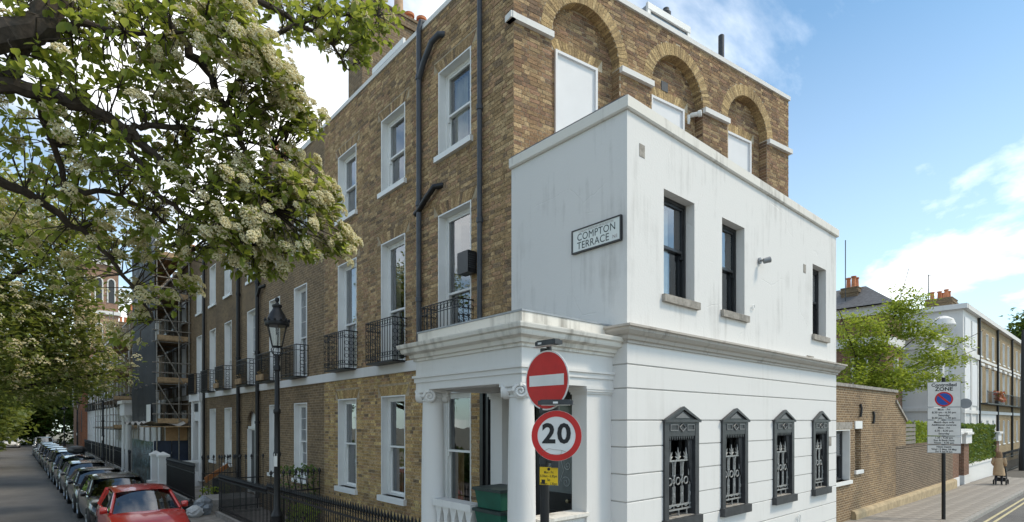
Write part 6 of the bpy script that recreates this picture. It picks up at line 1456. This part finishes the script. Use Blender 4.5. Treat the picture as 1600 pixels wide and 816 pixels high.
def blob_px(px, py, rx, ry, t, d): return (at(px, py, t), (rx/F*t*.9, d, ry/F*t))
gx = lambda x, y: (x, y, gz(x, y)-.15)
tree('cream blossomed tree overhanging the middle of the parked car row', gx(-4.2, 24), 3.2, [blob_px(30, 420, 100, 90, 17, 2), blob_px(-60, 520, 130, 110, 16, 2.4), blob_px(80, 500, 80, 80, 18, 1.6), blob_px(110, 560, 70, 50, 19, 1.5), blob_px(40, 590, 70, 50, 19, 1.6), blob_px(150, 585, 45, 36, 20, 1.2), blob_px(-30, 330, 120, 70, 16, 2), blob_px(100, 380, 70, 40, 17, 1.5)], M_LEAFB, 1150, .17, 'blossoming trees on the garden side', 'flowering_tree', flowers=.55, trunk_r=.28, per=16, cl=.55)
tree('blossomed tree behind the overhanging ones, low over the far roadway', gx(-4.5, 38), 3.5, [blob_px(20, 580, 80, 40, 28, 2.4), blob_px(80, 590, 60, 40, 30, 2.2), blob_px(-40, 560, 100, 80, 27, 2.6), blob_px(110, 600, 50, 28, 31, 1.8), blob_px(30, 540, 90, 60, 29, 2.5)], M_LEAFB, 800, .24, 'blossoming trees on the garden side', 'flowering_tree', flowers=.35, trunk_r=.28, cl=.8)
for k, (x, y, lb) in enumerate(((-5, 54, 'dense green tree on the garden side past the blossomed ones'), (-5.2, 72, 'green tree beside the far roadway'), (-4, 96, 'far green tree closing the left side of the street'), (1, 130, 'dark green tree at the very end of the street'), (-7, 128, 'green tree left of the street end'), (8, 138, 'tall tree behind the last terrace houses'), (-2, 118, 'round green tree before the hedge at the street end'), (-9, 108, 'green garden tree near the street end'))):
    bs = [(Vector((x+random.uniform(-2, 2.6), y+random.uniform(-3, 3), random.uniform(2.4, 9))), (random.uniform(2.2, 3.2), random.uniform(2.2, 3.2), random.uniform(1.6, 2.6))) for _ in range(7)]
    tree(lb, gx(x, y), 3.0, bs, M_LEAFB if k < 2 else M_HEDGE, 420 if k < 2 else 1100, .5 if k < 2 else .75, None, 'broadleaf_tree', flowers=.1 if k < 1 else 0, trunk_r=.3, per=12, cl=1.0)
# a tree across the road, seen in the window panes
bs = [(Vector((-7+random.uniform(-1.5, 1.5), 13+random.uniform(-2, 2), random.uniform(3.5, 7))), (1.8, 1.8, 1.4)) for _ in range(5)]
tree('leafy garden tree across the road reflected in the corner house windows', gx(-7, 13), 3.0, bs, M_LEAFB, 200, .3, None, 'broadleaf_tree', trunk_r=.25, per=12, cl=.8)
# bright green tree behind the garden wall
gb = [blob_px(*a) for a in ((1345, 530, 40, 40, 23, .9), (1330, 590, 30, 26, 22.5, .8), (1370, 570, 45, 40, 23, .9), (1395, 500, 34, 26, 24, .8), (1420, 480, 36, 22, 24, .8), (1440, 520, 40, 22, 24, .8), (1455, 560, 50, 16, 24, .7), (1490, 560, 40, 12, 24, .6), (1430, 590, 50, 18, 23.5, .8), (1320, 510, 16, 26, 22, .5), (1390, 600, 60, 20, 23, .9), (1480, 600, 30, 14, 24, .6), (1410, 455, 14, 10, 24, .5), (1500, 535, 22, 10, 24.4, .5))]
bt_ = at(1402, 700, 24); tree('light green feathery tree behind the brick outbuilding', (bt_.x, 8.2, -.1), 4.2, gb, M_LIME, 700, .14, None, 'broadleaf_tree', trunk_r=.10, horiz=True, per=16, cl=.34)
# hedge, shrubs
def bush(name, label, box_, n, m, ln, cat='hedge', per=1):
    (x0, x1, y0, y1, z0, z1) = box_; t = thing(name, label, cat, ((x0+x1)/2, (y0+y1)/2, z0))
    P = rng.uniform(0, 1, (n, 3)); f = rng.integers(0, 5, n); P[f == 0, 1] *= .08; P[f == 1, 2] = 1-P[f == 1, 2]*.08; P[f == 2, 0] *= .04; P[f == 3, 0] = 1-P[f == 3, 0]*.04
    P = np.array([x0, y0, z0])+P*np.array([x1-x0, y1-y0, z1-z0])+rng.normal(size=(n, 3))*.05; d = unit(n); l = ln*rng.uniform(.6, 1.3, n)
    part_mesh('foliage', leaves_mesh('foliage', leaf_verts(P, d, unit(n)+np.array([0, -.3, .6]), l, l*.6), m), t, 'stuff')
    b = MB()
    for i in range(5): x = x0+(x1-x0)*(i+.5)/5; b.tube([(x, (y0+y1)/2, z0-.1), (x+.1, (y0+y1)/2, (z0+z1)/2), (x, (y0+y1)/2, z1-.1)], [.03, .02, .01], 5)
    b.build('stems', M_BARK, t, kind='stuff'); return t
bush('hedge', 'clipped green hedge on the low white wall', (39.0, 47.4, YW+.15, YW+1.5, .6, 2.75), 9000, M_HEDGE, .16)
bush('shrub', 'loose green shrubs growing over the garden wall', (27.9, 34, YW+.3, YW+1.5, 1.2, 2.9), 3600, M_LIME, .16, 'shrub')
bush('shrub', 'leafy climber on the wall between corner house and the next', (5.3, 6.15, 15.3, 15.9, .1, 1.75), 520, M_HEDGE, .09, 'shrub')
bush('shrub', 'low yellow green shrub by the foot of the street lamp', (4.85, 5.25, 13.2, 13.9, .1, .95), 420, M_LIME, .09, 'shrub')
bush('shrub', 'weeds growing at the foot of the railing by the sacks', (4.9, 5.8, 23.0, 23.5, -.1, .5), 300, M_LIME, .10, 'shrub')
bush('hedge', 'dense dark hedge closing the far end of the street', (-22, 14, 122, 125, -1.2, 4.6), 9000, M_HEDGE, .6)
bush('hedge', 'dark garden hedge along the left edge of the terrace road', (-6.2, -4.9, 20, 120, -.8, 1.3), 9000, M_HEDGE, .3)
# tall trees behind the side street terrace
for k, (x, y, lb) in enumerate(((106, 10.5, 'large green tree behind the side street terrace'), (118, 6, 'second large green tree farther behind the side street terrace'), (130, -2, 'tree at the far end of the side street'))):
    bs = [(Vector((x+random.uniform(-4, 4), y+random.uniform(-4, 4), random.uniform(7, 18) if k < 2 else random.uniform(4, 14))), (3.5, 3.5, 2.6)) for _ in range(8)]
    tree(lb, (x, y, -1.2), 6, bs, M_HEDGE, 1000, .75, None, 'broadleaf_tree', trunk_r=.4, per=12, cl=1.3)
# ------------------------------------------------------------------ person with a pushchair
pp = Vector((38.2, 4.75, gz(38.2, 4.75))); U = Vector((1, 0, 0)); SD = Vector((0, -1, 0))   # walking away along +x
per_ = thing('person', 'person in a long beige coat seen from behind pushing a pushchair', 'person', pp)
def skin(name, V, E, R_, m, parent, sub=2):
    me = bpy.data.meshes.new(name); me.from_pydata([tuple(v) for v in V], E, []); o = bpy.data.objects.new(name, me); COL.objects.link(o); o.parent = parent
    md = o.modifiers.new('skin', 'SKIN'); md.use_smooth_shade = True
    for i, r in enumerate(R_): me.skin_vertices[0].data[i].radius = (r, r) if not isinstance(r, tuple) else r
    me.skin_vertices[0].data[0].use_root = True
    ss = o.modifiers.new('sub', 'SUBSURF'); ss.levels = ss.render_levels = sub
    me.materials.append(m); ORG[o.name] = ORG[parent.name]; return o
L3 = lambda f, s, z: U*f+SD*s+Vector((0, 0, z))
V = [L3(0, 0, .92), L3(.03, 0, 1.12), L3(.06, 0, 1.36), L3(.09, 0, 1.48), L3(.11, 0, 1.58), L3(.12, 0, 1.70),
     L3(.06, .17, 1.40), L3(.02, .24, 1.16), L3(.24, .22, 1.02), L3(.32, .2, 1.0), L3(.06, -.17, 1.40), L3(.02, -.24, 1.16), L3(.24, -.22, 1.02), L3(.32, -.2, 1.0),
     L3(0, .09, .86), L3(.08, .1, .48), L3(.0, .1, .08), L3(.13, .11, .04), L3(0, -.09, .86), L3(-.04, -.1, .48), L3(-.2, -.1, .12), L3(-.08, -.11, .05)]
E_ = [(0, 1), (1, 2), (2, 3), (3, 4), (4, 5), (2, 6), (6, 7), (7, 8), (8, 9), (2, 10), (10, 11), (11, 12), (12, 13), (0, 14), (14, 15), (15, 16), (16, 17), (0, 18), (18, 19), (19, 20), (20, 21)]
Rr = [.13, .12, .14, .06, .085, .07, .07, .052, .042, .03, .07, .052, .042, .03, .085, .06, .04, .035, .085, .06, .04, .035]
skin('body', V, E_, Rr, mat('dark_clothes', (.03, .03, .035), .9), per_)
b = MB(); P = []; seg = 20
for (z, rx, ry, f) in ((.52, .21, .25, -.02), (.75, .19, .23, -.01), (1.0, .16, .20, .0), (1.12, .14, .18, .02), (1.3, .145, .21, .05), (1.42, .12, .2, .07), (1.5, .07, .09, .09)):
    for j in range(seg): q = 2*math.pi*j/seg; w_ = 1+.05*math.sin(5*q+z*3); P.append(pp+L3(f+rx*w_*math.cos(q), ry*w_*math.sin(q), z))
b.add(P, [(i*seg+j, i*seg+(j+1) % seg, (i+1)*seg+(j+1) % seg, (i+1)*seg+j) for i in range(6) for j in range(seg)]); b.build('coat', mat('beige_coat', (.46, .32, .19), .85, var=.1), per_, smooth='all')
for s_ in (-1, 1):
    b = MB(); b.tube([pp+L3(.06, s_*.19, 1.42), pp+L3(.02, s_*.26, 1.15), pp+L3(.22, s_*.23, 1.03)], [.085, .07, .055], 10); b.build('sleeve', per_.children[-1].data.materials[0] if s_ < 0 else bpy.data.materials['beige_coat'], per_, smooth=True)
b = MB(); b.lathe(pp+L3(.09, 0, 1.30), [(.05, -.02), (.13, .02), (.145, .15), (.13, .3), (.115, .4), (.07, .47), (.01, .49)], 16); b.build('hair', mat('brown_blond_hair', (.23, .14, .07), .7, var=.4, scale=30), per_, smooth=True)
pc = thing('pushchair', 'black pushchair pushed along the pavement by the person in beige', 'pushchair', pp+U*.6)
c0 = pp+U*.62
for s_ in (-1, 1):
    b = MB(); b.tube([pp+L3(.32, s_*.2, 1.02), pp+L3(.5, s_*.22, .7), pp+L3(.95, s_*.22, .15)], .016, 6); b.tube([pp+L3(.62, s_*.22, .5), pp+L3(.3, s_*.24, .14)], .016, 6); b.build('frame', M_TRIM, pc)
    for f in (.3, .95): MB().lathe(pp+L3(f, s_*.25, .13), [(.09, -.02), (.13, -.02), (.13, .02), (.09, .02)], 16, axis=SD, cap=False).build('wheel', M_RUBBER, pc)
b = MB(); b.tube([pp+L3(.32, -.22, 1.02), pp+L3(.31, 0, 1.04), pp+L3(.32, .22, 1.02)], .018, 6); b.build('handle', M_TRIM, pc)
b = MB(); P = [pp+L3(.45, -.2, .45), pp+L3(.45, .2, .45), pp+L3(.85, .2, .38), pp+L3(.85, -.2, .38), pp+L3(.40, -.22, .95), pp+L3(.40, .22, .95), pp+L3(.80, .22, .85), pp+L3(.80, -.22, .85)]
b.add(P, [(0, 1, 2, 3), (4, 5, 6, 7), (0, 1, 5, 4), (1, 2, 6, 5), (2, 3, 7, 6), (3, 0, 4, 7)]); b.build('seat', M_TRIM, pc)
b = MB(); b.add([pp+L3(.3, -.2, .18), pp+L3(.3, .2, .18), pp+L3(.7, .2, .18), pp+L3(.7, -.2, .18), pp+L3(.3, -.22, .36), pp+L3(.3, .22, .36), pp+L3(.7, .22, .36), pp+L3(.7, -.22, .36)], [(0, 1, 2, 3), (0, 1, 5, 4), (1, 2, 6, 5), (2, 3, 7, 6), (3, 0, 4, 7)]); b.build('basket', M_TRIM, pc)
